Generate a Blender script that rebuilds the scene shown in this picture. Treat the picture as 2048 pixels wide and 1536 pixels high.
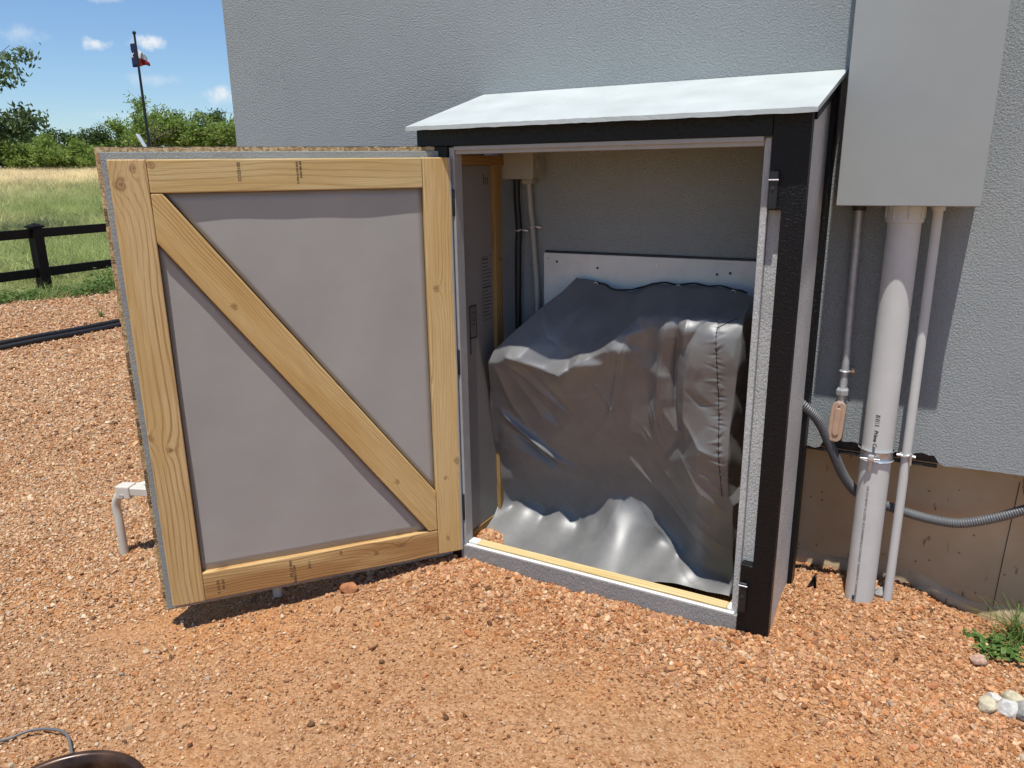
import bpy, bmesh, math, random
import numpy as np
from mathutils import Vector, Matrix, Euler

R = math.radians
random.seed(7)
rng = np.random.default_rng(7)
scene = bpy.context.scene
for o in list(bpy.data.objects):
    bpy.data.objects.remove(o)
COL = scene.collection

# ------------------------------------------------------------------ camera
CAM_H = 1.36
yaw, pitch, roll, fpx = R(29.48382), R(15.52530), R(-0.79699), 1528.955
fw = Vector((-math.sin(yaw) * math.cos(pitch), math.cos(yaw) * math.cos(pitch), -math.sin(pitch)))
rt = Vector((math.cos(yaw), math.sin(yaw), 0))
up = rt.cross(fw)
r2 = math.cos(roll) * rt + math.sin(roll) * up
u2 = -math.sin(roll) * rt + math.cos(roll) * up
cd = bpy.data.cameras.new('camera')
cam = bpy.data.objects.new('camera', cd)
COL.objects.link(cam)
cd.sensor_fit = 'HORIZONTAL'
cd.sensor_width = 36
cd.lens = fpx / 2048 * 36
cd.clip_start = 0.02
cd.clip_end = 2000
m = Matrix((r2, u2, -fw)).transposed().to_4x4()
m.translation = Vector((0, 0, CAM_H))
cam.matrix_world = m
scene.camera = cam

# ------------------------------------------------------------------ light
SUN = Vector((-0.19, 1.0, -3.5)).normalized()          # direction the light travels
sun_el = math.asin(-SUN.z)
sun_az = math.atan2(-SUN.x, -SUN.y)                    # from +y towards +x
ld = bpy.data.lights.new('sun', 'SUN')
ld.energy = 5.0
ld.angle = R(0.53)
ld.color = (1.0, 0.965, 0.905)
sun = bpy.data.objects.new('sun', ld)
COL.objects.link(sun)
sun.rotation_euler = SUN.to_track_quat('-Z', 'Y').to_euler()
sun.location = (2, -6, 12)

world = bpy.data.worlds.new('World')
scene.world = world
world.use_nodes = True
wn, wl = world.node_tree.nodes, world.node_tree.links
wn.clear()
wo = wn.new('ShaderNodeOutputWorld')
bg = wn.new('ShaderNodeBackground')
sky = wn.new('ShaderNodeTexSky')
sky.sky_type = 'NISHITA'
sky.sun_disc = False
sky.sun_elevation = sun_el
sky.sun_rotation = sun_az
sky.altitude = 300
sky.air_density = 1.1
sky.dust_density = 0.15
sky.ozone_density = 2.0
bg.inputs[1].default_value = 0.10
SKY_CLOUDS = [  # direction, horizontal half-width, vertical half-height, density
    ((-0.854, 0.499, 0.144), .024, .013, .35), ((-0.821, 0.554, 0.138), .019, .008, .80),
    ((-0.788, 0.599, 0.142), .020, .0105, .95), ((-0.749, 0.657, 0.089), .022, .016, .85),
    ((-0.792, 0.602, 0.104), .034, .008, .28), ((-0.809, 0.560, 0.183), .030, .008, .6),
    ((-0.79, 0.58, 0.065), .06, .007, .22), ((-0.62, 0.74, 0.20), .09, .03, .8), ((-0.93, 0.25, 0.24), .10, .03, .8),
    ((-0.55, -0.75, 0.30), .14, .05, .8), ((0.4, -0.85, 0.32), .15, .05, .8), ((0.85, -0.35, 0.30), .14, .04, .8),
    ((-0.9, -0.25, 0.30), .12, .04, .8)]
tc = wn.new('ShaderNodeTexCoord')
nz = wn.new('ShaderNodeTexNoise'); nz.inputs['Scale'].default_value = 38; nz.inputs['Detail'].default_value = 6
nz.inputs['Roughness'].default_value = .62
wl.new(tc.outputs['Generated'], nz.inputs['Vector'])
last = None
for d, wx, wz, dens in SKY_CLOUDS:
    d = Vector(d).normalized()
    sb = wn.new('ShaderNodeVectorMath'); sb.operation = 'SUBTRACT'; sb.inputs[1].default_value = d
    wl.new(tc.outputs['Generated'], sb.inputs[0])
    sc = wn.new('ShaderNodeVectorMath'); sc.operation = 'MULTIPLY'; sc.inputs[1].default_value = (1 / wx, 1 / wx, 1 / wz)
    wl.new(sb.outputs[0], sc.inputs[0])
    ln = wn.new('ShaderNodeVectorMath'); ln.operation = 'LENGTH'
    wl.new(sc.outputs[0], ln.inputs[0])
    a = wn.new('ShaderNodeMath'); a.operation = 'MULTIPLY_ADD'; a.inputs[1].default_value = 2.6; a.inputs[2].default_value = -0.55
    wl.new(nz.outputs['Fac'], a.inputs[0])
    b = wn.new('ShaderNodeMath'); b.operation = 'SUBTRACT'
    wl.new(a.outputs[0], b.inputs[0]); wl.new(ln.outputs['Value'], b.inputs[1])
    c = wn.new('ShaderNodeMapRange'); c.inputs['From Min'].default_value = -0.25; c.inputs['From Max'].default_value = .75
    c.inputs['To Max'].default_value = dens; c.interpolation_type = 'SMOOTHSTEP'
    wl.new(b.outputs[0], c.inputs['Value'])
    if last is None:
        last = c.outputs[0]
    else:
        mx = wn.new('ShaderNodeMath'); mx.operation = 'MAXIMUM'
        wl.new(last, mx.inputs[0]); wl.new(c.outputs[0], mx.inputs[1]); last = mx.outputs[0]
cm = wn.new('ShaderNodeMix'); cm.data_type = 'RGBA'
cm.inputs['B'].default_value = (8.2, 8.5, 8.8, 1)
tint = wn.new('ShaderNodeVectorMath'); tint.operation = 'MULTIPLY'; tint.inputs[1].default_value = (.84, 1.0, 1.20)
wl.new(sky.outputs[0], tint.inputs[0])
wl.new(last, cm.inputs['Factor']); wl.new(tint.outputs[0], cm.inputs['A'])
wl.new(cm.outputs['Result'], bg.inputs[0]); wl.new(bg.outputs[0], wo.inputs[0])

scene.view_settings.view_transform = 'Standard'
scene.view_settings.look = 'None'
scene.view_settings.gamma = 1
scene.view_settings.use_curve_mapping = False
scene.view_settings.exposure = 0.10
scene.render.engine = 'CYCLES'
scene.cycles.max_bounces = 6
scene.cycles.diffuse_bounces = 4
scene.cycles.adaptive_threshold = .02

# ------------------------------------------------------------------ helpers
WM = {}


def put(o, M, parent=None):
    WM[o] = M.copy()
    if parent is None:
        o.matrix_world = M
    else:
        o.parent = parent
        o.matrix_parent_inverse = Matrix.Identity(4)
        o.matrix_basis = WM[parent].inverted() @ M


def tag(o, label, cat=None, group=None, kind=None):
    if label: o['label'] = label
    if cat: o['category'] = cat
    if group: o['group'] = group
    if kind: o['kind'] = kind
    return o


def empty(name, loc, label, cat, group=None, M=None):
    o = bpy.data.objects.new(name, None)
    COL.objects.link(o)
    o.empty_display_size = .1
    put(o, M if M is not None else Matrix.Translation(Vector(loc)))
    return tag(o, label, cat, group)


def obj(name, verts, faces, mat, parent=None, M=None, smooth=False):
    me = bpy.data.meshes.new(name)
    me.from_pydata([tuple(v) for v in verts], [], [tuple(f) for f in faces])
    if mat: me.materials.append(mat)
    if smooth: me.polygons.foreach_set('use_smooth', [True] * len(me.polygons))
    me.update()
    o = bpy.data.objects.new(name, me)
    COL.objects.link(o)
    put(o, M if M is not None else Matrix.Identity(4), parent)
    return o


def from_bm(name, bm, mat, parent=None, M=None, smooth=False):
    me = bpy.data.meshes.new(name)
    bm.normal_update()
    bm.to_mesh(me); bm.free()
    for mm in (mat if isinstance(mat, (list, tuple)) else [mat]): me.materials.append(mm)
    if smooth: me.polygons.foreach_set('use_smooth', [True] * len(me.polygons))
    o = bpy.data.objects.new(name, me)
    COL.objects.link(o)
    put(o, M if M is not None else Matrix.Identity(4), parent)
    return o


def bm_box(bm, a, b, bevel=0, seg=1):
    r = bmesh.ops.create_cube(bm, size=1)
    vs = r['verts']
    for v in vs:
        v.co = Vector([(a[i] + b[i]) / 2 + v.co[i] * (b[i] - a[i]) for i in range(3)])
    if bevel:
        es = list({e for v in vs for e in v.link_edges})
        bmesh.ops.bevel(bm, geom=es, offset=bevel, segments=seg, affect='EDGES', profile=.5)


def box(name, a, b, mat, parent=None, bevel=.002, seg=1, frame=None):
    """box between corners a and b (world, or the given frame); origin at its centre"""
    c = Vector([(a[i] + b[i]) / 2 for i in range(3)])
    h = Vector([abs(b[i] - a[i]) / 2 for i in range(3)])
    bm = bmesh.new()
    bm_box(bm, -h, h, bevel, seg)
    M = (frame if frame is not None else Matrix.Identity(4)) @ Matrix.Translation(c)
    return from_bm(name, bm, mat, parent, M)


def axes(o, x, y, z):
    Mx = Matrix((Vector(x), Vector(y), Vector(z))).transposed().to_4x4()
    Mx.translation = Vector(o)
    return Mx


def prism(name, poly, axis_o, ax, ay, az, thick, mat, parent=None, frame=None, bevel=.002):
    """polygon in (ax, ay) extruded by thick along az; positions in frame"""
    bm = bmesh.new()
    vs = [bm.verts.new((p[0], p[1], 0)) for p in poly]
    f = bm.faces.new(vs)
    r = bmesh.ops.extrude_face_region(bm, geom=[f])
    bmesh.ops.translate(bm, verts=[v for v in r['geom'] if isinstance(v, bmesh.types.BMVert)], vec=(0, 0, thick))
    bmesh.ops.recalc_face_normals(bm, faces=bm.faces)
    if bevel:
        bmesh.ops.bevel(bm, geom=list(bm.edges), offset=bevel, segments=1, affect='EDGES', profile=.5)
    M = axes(axis_o, ax, ay, az)
    if frame is not None: M = frame @ M
    return from_bm(name, bm, mat, parent, M)


def tube_geo(pts, rad, n=12, cap=True):
    pts = [Vector(p) for p in pts]
    rads = rad if isinstance(rad, (list, tuple, np.ndarray)) else [rad] * len(pts)
    V, F = [], []
    tprev, nrm = None, None
    for i, p in enumerate(pts):
        t = (pts[min(i + 1, len(pts) - 1)] - pts[max(i - 1, 0)]).normalized()
        if nrm is None:
            a = Vector((0, 0, 1)) if abs(t.z) < .9 else Vector((1, 0, 0))
            nrm = t.cross(a).normalized()
        else:
            nrm = (nrm - t * nrm.dot(t)).normalized()
        b = t.cross(nrm)
        for k in range(n):
            a = 2 * math.pi * k / n
            V.append(p + (nrm * math.cos(a) + b * math.sin(a)) * rads[i])
    for i in range(len(pts) - 1):
        for k in range(n):
            k2 = (k + 1) % n
            F.append((i * n + k, i * n + k2, (i + 1) * n + k2, (i + 1) * n + k))
    if cap:
        k0, e0 = len(V), (len(pts) - 1) * n
        V += [v.copy() for v in V[:n]] + [v.copy() for v in V[e0:e0 + n]]
        F.append(tuple(range(k0 + n - 1, k0 - 1, -1)))
        F.append(tuple(range(k0 + n, k0 + 2 * n)))
    return V, F


def tube(name, pts, rad, mat, parent=None, n=14, smooth=True):
    V, F = tube_geo(pts, rad, n)
    c = Vector(pts[0])
    o = obj(name, [v - c for v in V], F, mat, parent, Matrix.Translation(c), smooth)
    np_ = len(o.data.polygons)
    o.data.polygons[np_ - 1].use_smooth = False; o.data.polygons[np_ - 2].use_smooth = False
    return o


def spline(pts, k=8):
    P = [Vector(p) for p in pts]
    P = [P[0] * 2 - P[1]] + P + [P[-1] * 2 - P[-2]]
    out = []
    for i in range(1, len(P) - 2):
        for j in range(k):
            t = j / k
            out.append(.5 * ((2 * P[i]) + (P[i + 1] - P[i - 1]) * t + (2 * P[i - 1] - 5 * P[i] + 4 * P[i + 1] - P[i + 2]) * t * t
                             + (3 * P[i] - P[i - 1] - 3 * P[i + 1] + P[i + 2]) * t ** 3))
    out.append(P[-2])
    return out


def text_mesh(name, body, size, mat, parent, M, align='LEFT', warp=None, shear=0, bold=0):
    cu = bpy.data.curves.new(name, 'FONT')
    cu.body = body; cu.size = size; cu.align_x = align; cu.shear = shear; cu.offset = bold
    cu.resolution_u = 2
    cu.extrude = .0002
    t = bpy.data.objects.new(name, cu)
    COL.objects.link(t)
    bpy.context.view_layer.update()
    dg = bpy.context.evaluated_depsgraph_get()
    me = bpy.data.meshes.new_from_object(t.evaluated_get(dg))
    bpy.data.objects.remove(t); bpy.data.curves.remove(cu)
    if warp:
        for v in me.vertices: v.co = warp(v.co)
    me.materials.clear(); me.materials.append(mat)
    o = bpy.data.objects.new(name, me)
    COL.objects.link(o)
    put(o, M, parent)
    return o


# ------------------------------------------------------------------ materials
def mat_new(name):
    m = bpy.data.materials.new(name)
    m.use_nodes = True
    n, l = m.node_tree.nodes, m.node_tree.links
    b = n['Principled BSDF']
    return m, n, l, b


def N(n, t, **kw):
    x = n.new('ShaderNode' + t)
    for k, v in kw.items():
        if k in x.inputs: x.inputs[k].default_value = v
        else: setattr(x, k, v)
    return x


def ramp(n, l, src, stops):
    r = n.new('ShaderNodeValToRGB')
    e = r.color_ramp.elements
    e[0].position, e[0].color = stops[0][0], (*stops[0][1], 1)
    e[1].position, e[1].color = stops[-1][0], (*stops[-1][1], 1)
    for p, c in stops[1:-1]:
        q = e.new(p); q.color = (*c, 1)
    l.new(src, r.inputs[0])
    return r.outputs[0]


def plain(name, col, rough=.5, metal=0, var=.06, scale=30, bump=0, bscale=200, spec=.5, dirt=None, coat=0):
    m, n, l, b = mat_new(name)
    tc = N(n, 'TexCoord')
    nz = N(n, 'TexNoise', Scale=scale, Detail=5, Roughness=.6)
    l.new(tc.outputs['Object'], nz.inputs['Vector'])
    lo = tuple(max(0, c * (1 - var * 2)) for c in col); hi = tuple(min(1, c * (1 + var * 2)) for c in col)
    c = ramp(n, l, nz.outputs['Fac'], [(.3, lo), (.7, hi)])
    if dirt:
        n2 = N(n, 'TexNoise', Scale=dirt[1], Detail=8, Roughness=.7)
        l.new(tc.outputs['Object'], n2.inputs['Vector'])
        mr = N(n, 'MapRange'); mr.inputs['From Min'].default_value = dirt[2]; mr.inputs['From Max'].default_value = dirt[2] + .15
        mr.inputs['To Max'].default_value = dirt[3] if len(dirt) > 3 else .7
        l.new(n2.outputs['Fac'], mr.inputs['Value'])
        mx = N(n, 'Mix', data_type='RGBA'); mx.inputs['B'].default_value = (*dirt[0], 1)
        l.new(mr.outputs[0], mx.inputs['Factor']); l.new(c, mx.inputs['A']); c = mx.outputs['Result']
    l.new(c, b.inputs['Base Color'])
    b.inputs['Roughness'].default_value = rough
    b.inputs['Metallic'].default_value = metal
    b.inputs['Specular IOR Level'].default_value = spec
    b.inputs['Coat Weight'].default_value = coat
    rr = N(n, 'MapRange'); rr.inputs['To Min'].default_value = max(0, rough - .08); rr.inputs['To Max'].default_value = min(1, rough + .1)
    l.new(nz.outputs['Fac'], rr.inputs['Value']); l.new(rr.outputs[0], b.inputs['Roughness'])
    if bump:
        n3 = N(n, 'TexNoise', Scale=bscale, Detail=4, Roughness=.6)
        l.new(tc.outputs['Object'], n3.inputs['Vector'])
        bp = N(n, 'Bump', Strength=1.0, Distance=bump)
        l.new(n3.outputs['Fac'], bp.inputs['Height']); l.new(bp.outputs[0], b.inputs['Normal'])
    return m


def mat_stucco():
    m, n, l, b = mat_new('grey stucco')
    tc = N(n, 'TexCoord')
    big = N(n, 'TexNoise', Scale=1.1, Detail=8, Roughness=.62)
    l.new(tc.outputs['Object'], big.inputs['Vector'])
    fine = N(n, 'TexNoise', Scale=165, Detail=5, Roughness=.68, Distortion=.15)
    l.new(tc.outputs['Object'], fine.inputs['Vector'])
    vor = N(n, 'TexVoronoi', Scale=190, feature='SMOOTH_F1'); vor.inputs['Smoothness'].default_value = .6
    dst = N(n, 'VectorMath', operation='MULTIPLY_ADD'); dst.inputs[1].default_value = (.02, .02, .02)
    l.new(fine.outputs['Color'], dst.inputs[0]); l.new(tc.outputs['Object'], dst.inputs[2])
    l.new(dst.outputs[0], vor.inputs['Vector'])
    c = ramp(n, l, big.outputs['Fac'], [(.3, (.295, .326, .332)), (.7, (.355, .388, .394))])
    l.new(c, b.inputs['Base Color'])
    b.inputs['Roughness'].default_value = .6
    b.inputs['Specular IOR Level'].default_value = .4
    a = N(n, 'Math', operation='MULTIPLY_ADD'); a.inputs[1].default_value = -.18
    l.new(vor.outputs['Distance'], a.inputs[0]); l.new(fine.outputs['Fac'], a.inputs[2])
    bp = N(n, 'Bump', Strength=1.0, Distance=.0078)
    l.new(a.outputs[0], bp.inputs['Height']); l.new(bp.outputs[0], b.inputs['Normal'])
    return m


def mat_siding(name, col, rough=.5, depth=.0022, stretch=(90, 90, 38), spec=.5):
    """painted engineered siding with embossed grain"""
    m, n, l, b = mat_new(name)
    tc = N(n, 'TexCoord')
    mp = N(n, 'Mapping'); mp.inputs['Scale'].default_value = stretch
    l.new(tc.outputs['Object'], mp.inputs['Vector'])
    nz = N(n, 'TexNoise', Scale=1.2, Detail=4, Roughness=.6, Distortion=.8)
    l.new(mp.outputs[0], nz.inputs['Vector'])
    big = N(n, 'TexNoise', Scale=5, Detail=4)
    l.new(tc.outputs['Object'], big.inputs['Vector'])
    c = ramp(n, l, big.outputs['Fac'], [(.3, tuple(x * .9 for x in col)), (.7, tuple(min(1, x * 1.1) for x in col))])
    l.new(c, b.inputs['Base Color'])
    b.inputs['Roughness'].default_value = rough
    b.inputs['Specular IOR Level'].default_value = spec
    bp = N(n, 'Bump', Strength=1, Distance=depth)
    l.new(nz.outputs['Fac'], bp.inputs['Height']); l.new(bp.outputs[0], b.inputs['Normal'])
    return m


def mat_wood(name, knots_=(), light=(.80, .585, .30), dark=(.50, .285, .105), rings=26, paint=None, seed=0.0, warm=None):
    """sawn lumber, grain along local X; knots at local (x, y, radius)"""
    knots = [k_ for k_ in knots_ if k_[2] > .0085]
    m, n, l, b = mat_new(name)
    tc = N(n, 'TexCoord')
    pos = tc.outputs['Object']
    sep = N(n, 'SeparateXYZ'); l.new(pos, sep.inputs[0])
    off = N(n, 'VectorMath', operation='ADD'); off.inputs[1].default_value = (seed * 3.7, seed * 1.3, seed * 2.1)
    l.new(pos, off.inputs[0])
    # warp field: slow wander of the grain
    m1 = N(n, 'Mapping'); m1.inputs['Scale'].default_value = (1.7, 7, 7)
    l.new(off.outputs[0], m1.inputs['Vector'])
    w = N(n, 'TexNoise', Scale=1, Detail=2, Roughness=.5); l.new(m1.outputs[0], w.inputs['Vector'])
    h = N(n, 'Math', operation='MULTIPLY_ADD'); h.inputs[1].default_value = .075
    sep2 = N(n, 'SeparateXYZ'); l.new(off.outputs[0], sep2.inputs[0])
    l.new(w.outputs['Fac'], h.inputs[0]); l.new(sep2.outputs['Y'], h.inputs[2])
    ring = h.outputs[0]
    kn = None
    for kx, ky, kr in knots:
        s = N(n, 'VectorMath', operation='SUBTRACT'); s.inputs[1].default_value = (kx, ky, 0); l.new(pos, s.inputs[0])
        wz = N(n, 'TexNoise', Scale=38, Detail=3); l.new(off.outputs[0], wz.inputs['Vector'])
        wv = N(n, 'VectorMath', operation='MULTIPLY_ADD'); wv.inputs[1].default_value = (kr * 1.5,) * 3
        wc = N(n, 'VectorMath', operation='SUBTRACT'); wc.inputs[1].default_value = (.5, .5, .5); l.new(wz.outputs['Color'], wc.inputs[0])
        l.new(wc.outputs[0], wv.inputs[0]); l.new(s.outputs[0], wv.inputs[2]); s = wv
        sc = N(n, 'VectorMath', operation='MULTIPLY'); sc.inputs[1].default_value = (.55 / kr, 1 / kr, 0); l.new(s.outputs[0], sc.inputs[0])
        ln = N(n, 'VectorMath', operation='LENGTH'); l.new(sc.outputs[0], ln.inputs[0])
        g = N(n, 'Math', operation='POWER'); g.inputs[0].default_value = .45; l.new(ln.outputs['Value'], g.inputs[1])
        ga = N(n, 'Math', operation='MULTIPLY_ADD'); ga.inputs[1].default_value = kr * 2.6; l.new(g.outputs[0], ga.inputs[0]); l.new(ring, ga.inputs[2])
        ring = ga.outputs[0]
        sc2 = N(n, 'VectorMath', operation='MULTIPLY'); sc2.inputs[1].default_value = (.8 / kr, 1.15 / kr, 0); l.new(s.outputs[0], sc2.inputs[0])
        ln2 = N(n, 'VectorMath', operation='LENGTH'); l.new(sc2.outputs[0], ln2.inputs[0])
        mr = N(n, 'MapRange'); mr.inputs['From Min'].default_value = .95; mr.inputs['From Max'].default_value = .15
        l.new(ln2.outputs['Value'], mr.inputs['Value'])
        rg = N(n, 'Math', operation='MULTIPLY'); rg.inputs[1].default_value = 13.0; l.new(ln2.outputs['Value'], rg.inputs[0])
        rsn = N(n, 'Math', operation='SINE'); l.new(rg.outputs[0], rsn.inputs[0])
        rm = N(n, 'Math', operation='MULTIPLY_ADD'); rm.inputs[1].default_value = .3; rm.inputs[2].default_value = .62; l.new(rsn.outputs[0], rm.inputs[0])
        mr.inputs['From Min'].default_value = 1.05; mr.inputs['From Max'].default_value = .45
        mm = N(n, 'Math', operation='MULTIPLY'); l.new(mr.outputs[0], mm.inputs[0]); l.new(rm.outputs[0], mm.inputs[1])
        mr = mm
        if kn is None: kn = mr.outputs[0]
        else:
            mxx = N(n, 'Math', operation='MAXIMUM'); l.new(kn, mxx.inputs[0]); l.new(mr.outputs[0], mxx.inputs[1]); kn = mxx.outputs[0]
    rs = N(n, 'Math', operation='MULTIPLY'); rs.inputs[1].default_value = rings * 6.2832 * 7.0; l.new(ring, rs.inputs[0])
    sn = N(n, 'Math', operation='SINE'); l.new(rs.outputs[0], sn.inputs[0])
    sm = N(n, 'MapRange'); sm.inputs['From Min'].default_value = .35; sm.inputs['From Max'].default_value = 1.0; l.new(sn.outputs[0], sm.inputs['Value'])
    # ring strength varies
    m2 = N(n, 'Mapping'); m2.inputs['Scale'].default_value = (1.3, 22, 22); l.new(off.outputs[0], m2.inputs['Vector'])
    st = N(n, 'TexNoise', Scale=1, Detail=3, Roughness=.6); l.new(m2.outputs[0], st.inputs['Vector'])
    stm = N(n, 'MapRange'); stm.inputs['From Min'].default_value = .36; stm.inputs['From Max'].default_value = .66; stm.inputs['To Min'].default_value = .12; l.new(st.outputs['Fac'], stm.inputs['Value'])
    f1 = N(n, 'Math', operation='MULTIPLY'); l.new(sm.outputs[0], f1.inputs[0]); l.new(stm.outputs[0], f1.inputs[1])
    m3 = N(n, 'Mapping'); m3.inputs['Scale'].default_value = (9, 340, 340); l.new(off.outputs[0], m3.inputs['Vector'])
    fi = N(n, 'TexNoise', Scale=1, Detail=3, Roughness=.65); l.new(m3.outputs[0], fi.inputs['Vector'])
    f2 = N(n, 'MapRange'); f2.inputs['From Min'].default_value = .35; f2.inputs['From Max'].default_value = .75; f2.inputs['To Max'].default_value = .5
    l.new(fi.outputs['Fac'], f2.inputs['Value'])
    ad = N(n, 'Math', operation='MULTIPLY_ADD'); ad.inputs[1].default_value = .85; ad.use_clamp = True
    l.new(f1.outputs[0], ad.inputs[0]); l.new(f2.outputs[0], ad.inputs[2])
    # broad tint
    m4 = N(n, 'Mapping'); m4.inputs['Scale'].default_value = (2.2, 16, 16); l.new(off.outputs[0], m4.inputs['Vector'])
    bt = N(n, 'TexNoise', Scale=1, Detail=3); l.new(m4.outputs[0], bt.inputs['Vector'])
    lightb = warm or (light[0] * .90, light[1] * .83, light[2] * .70)
    base = ramp(n, l, bt.outputs['Fac'], [(.38, lightb), (.62, light)])
    mx = N(n, 'Mix', data_type='RGBA'); mx.inputs['B'].default_value = (*dark, 1)
    l.new(ad.outputs[0], mx.inputs['Factor']); l.new(base, mx.inputs['A'])
    c = mx.outputs['Result']
    if kn is not None:
        kk = N(n, 'Math', operation='MULTIPLY'); kk.inputs[1].default_value = .85; l.new(kn, kk.inputs[0])
        mk = N(n, 'Mix', data_type='RGBA'); mk.inputs['B'].default_value = (.17, .075, .028, 1)
        l.new(kk.outputs[0], mk.inputs['Factor']); l.new(c, mk.inputs['A']); c = mk.outputs['Result']
    if paint:      # painted edge: local y beyond a wandering limit
        col, lim, sgn, amp = paint
        pn = N(n, 'TexNoise', Scale=3.5, Detail=6, Roughness=.6); l.new(off.outputs[0], pn.inputs['Vector'])
        pa = N(n, 'Math', operation='MULTIPLY_ADD'); pa.inputs[1].default_value = amp
        ys = N(n, 'Math', operation='MULTIPLY'); ys.inputs[1].default_value = sgn; l.new(sep.outputs['Y'], ys.inputs[0])
        l.new(pn.outputs['Fac'], pa.inputs[0]); l.new(ys.outputs[0], pa.inputs[2])
        pm = N(n, 'MapRange'); pm.inputs['From Min'].default_value = lim; pm.inputs['From Max'].default_value = lim + .002
        l.new(pa.outputs[0], pm.inputs['Value'])
        mp_ = N(n, 'Mix', data_type='RGBA'); mp_.inputs['B'].default_value = (*col, 1)
        l.new(pm.outputs[0], mp_.inputs['Factor']); l.new(c, mp_.inputs['A']); c = mp_.outputs['Result']
    l.new(c, b.inputs['Base Color'])
    b.inputs['Roughness'].default_value = .62
    b.inputs['Specular IOR Level'].default_value = .3
    bp = N(n, 'Bump', Strength=.5, Distance=.0012)
    l.new(fi.outputs['Fac'], bp.inputs['Height']); l.new(bp.outputs[0], b.inputs['Normal'])
    return m


def mat_osb():
    m, n, l, b = mat_new('strand board')
    tc = N(n, 'TexCoord')
    mp = N(n, 'Mapping'); mp.inputs['Scale'].default_value = (170, 170, 95)
    l.new(tc.outputs['Object'], mp.inputs['Vector'])
    v = N(n, 'TexVoronoi', Scale=1.0); v.inputs['Randomness'].default_value = 1
    l.new(mp.outputs[0], v.inputs['Vector'])
    nz = N(n, 'TexNoise', Scale=9, Detail=6); l.new(tc.outputs['Object'], nz.inputs['Vector'])
    sp = N(n, 'SeparateColor'); l.new(v.outputs['Color'], sp.inputs[0])
    a = N(n, 'Math', operation='MULTIPLY_ADD'); a.inputs[1].default_value = .6; l.new(sp.outputs[0], a.inputs[0])
    s2 = N(n, 'Math', operation='MULTIPLY'); s2.inputs[1].default_value = .45; l.new(nz.outputs['Fac'], s2.inputs[0]); l.new(s2.outputs[0], a.inputs[2])
    c = ramp(n, l, a.outputs[0], [(.15, (.22, .125, .05)), (.5, (.43, .285, .135)), (.85, (.62, .48, .29))])
    l.new(c, b.inputs['Base Color']); b.inputs['Roughness'].default_value = .8
    bp = N(n, 'Bump', Strength=1, Distance=.002); l.new(a.outputs[0], bp.inputs['Height']); l.new(bp.outputs[0], b.inputs['Normal'])
    return m


def mat_concrete():
    m, n, l, b = mat_new('weathered concrete')
    tc = N(n, 'TexCoord')
    a = N(n, 'TexNoise', Scale=3, Detail=7, Roughness=.6); l.new(tc.outputs['Object'], a.inputs['Vector'])
    base = ramp(n, l, a.outputs['Fac'], [(.3, (.44, .325, .19)), (.7, (.60, .465, .30))])
    # dark splashes
    mp = N(n, 'Mapping'); mp.inputs['Scale'].default_value = (26, 26, 9); l.new(tc.outputs['Object'], mp.inputs['Vector'])
    s = N(n, 'TexNoise', Scale=1, Detail=4, Roughness=.6); l.new(mp.outputs[0], s.inputs['Vector'])
    mr = N(n, 'MapRange'); mr.inputs['From Min'].default_value = .645; mr.inputs['From Max'].default_value = .70; mr.inputs['To Max'].default_value = .85
    l.new(s.outputs['Fac'], mr.inputs['Value'])
    mx = N(n, 'Mix', data_type='RGBA'); mx.inputs['B'].default_value = (.14, .09, .05, 1)
    l.new(mr.outputs[0], mx.inputs['Factor']); l.new(base, mx.inputs['A'])
    v = N(n, 'TexVoronoi', Scale=22); l.new(tc.outputs['Object'], v.inputs['Vector'])
    m2 = N(n, 'MapRange'); m2.inputs['From Min'].default_value = .10; m2.inputs['From Max'].default_value = .06; m2.inputs['To Max'].default_value = .75
    l.new(v.outputs['Distance'], m2.inputs['Value'])
    mx2 = N(n, 'Mix', data_type='RGBA'); mx2.inputs['B'].default_value = (.12, .08, .05, 1)
    l.new(m2.outputs[0], mx2.inputs['Factor']); l.new(mx.outputs['Result'], mx2.inputs['A'])
    l.new(mx2.outputs['Result'], b.inputs['Base Color']); b.inputs['Roughness'].default_value = .85
    bp = N(n, 'Bump', Strength=.5, Distance=.003); l.new(a.outputs['Fac'], bp.inputs['Height']); l.new(bp.outputs[0], b.inputs['Normal'])
    return m


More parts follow.
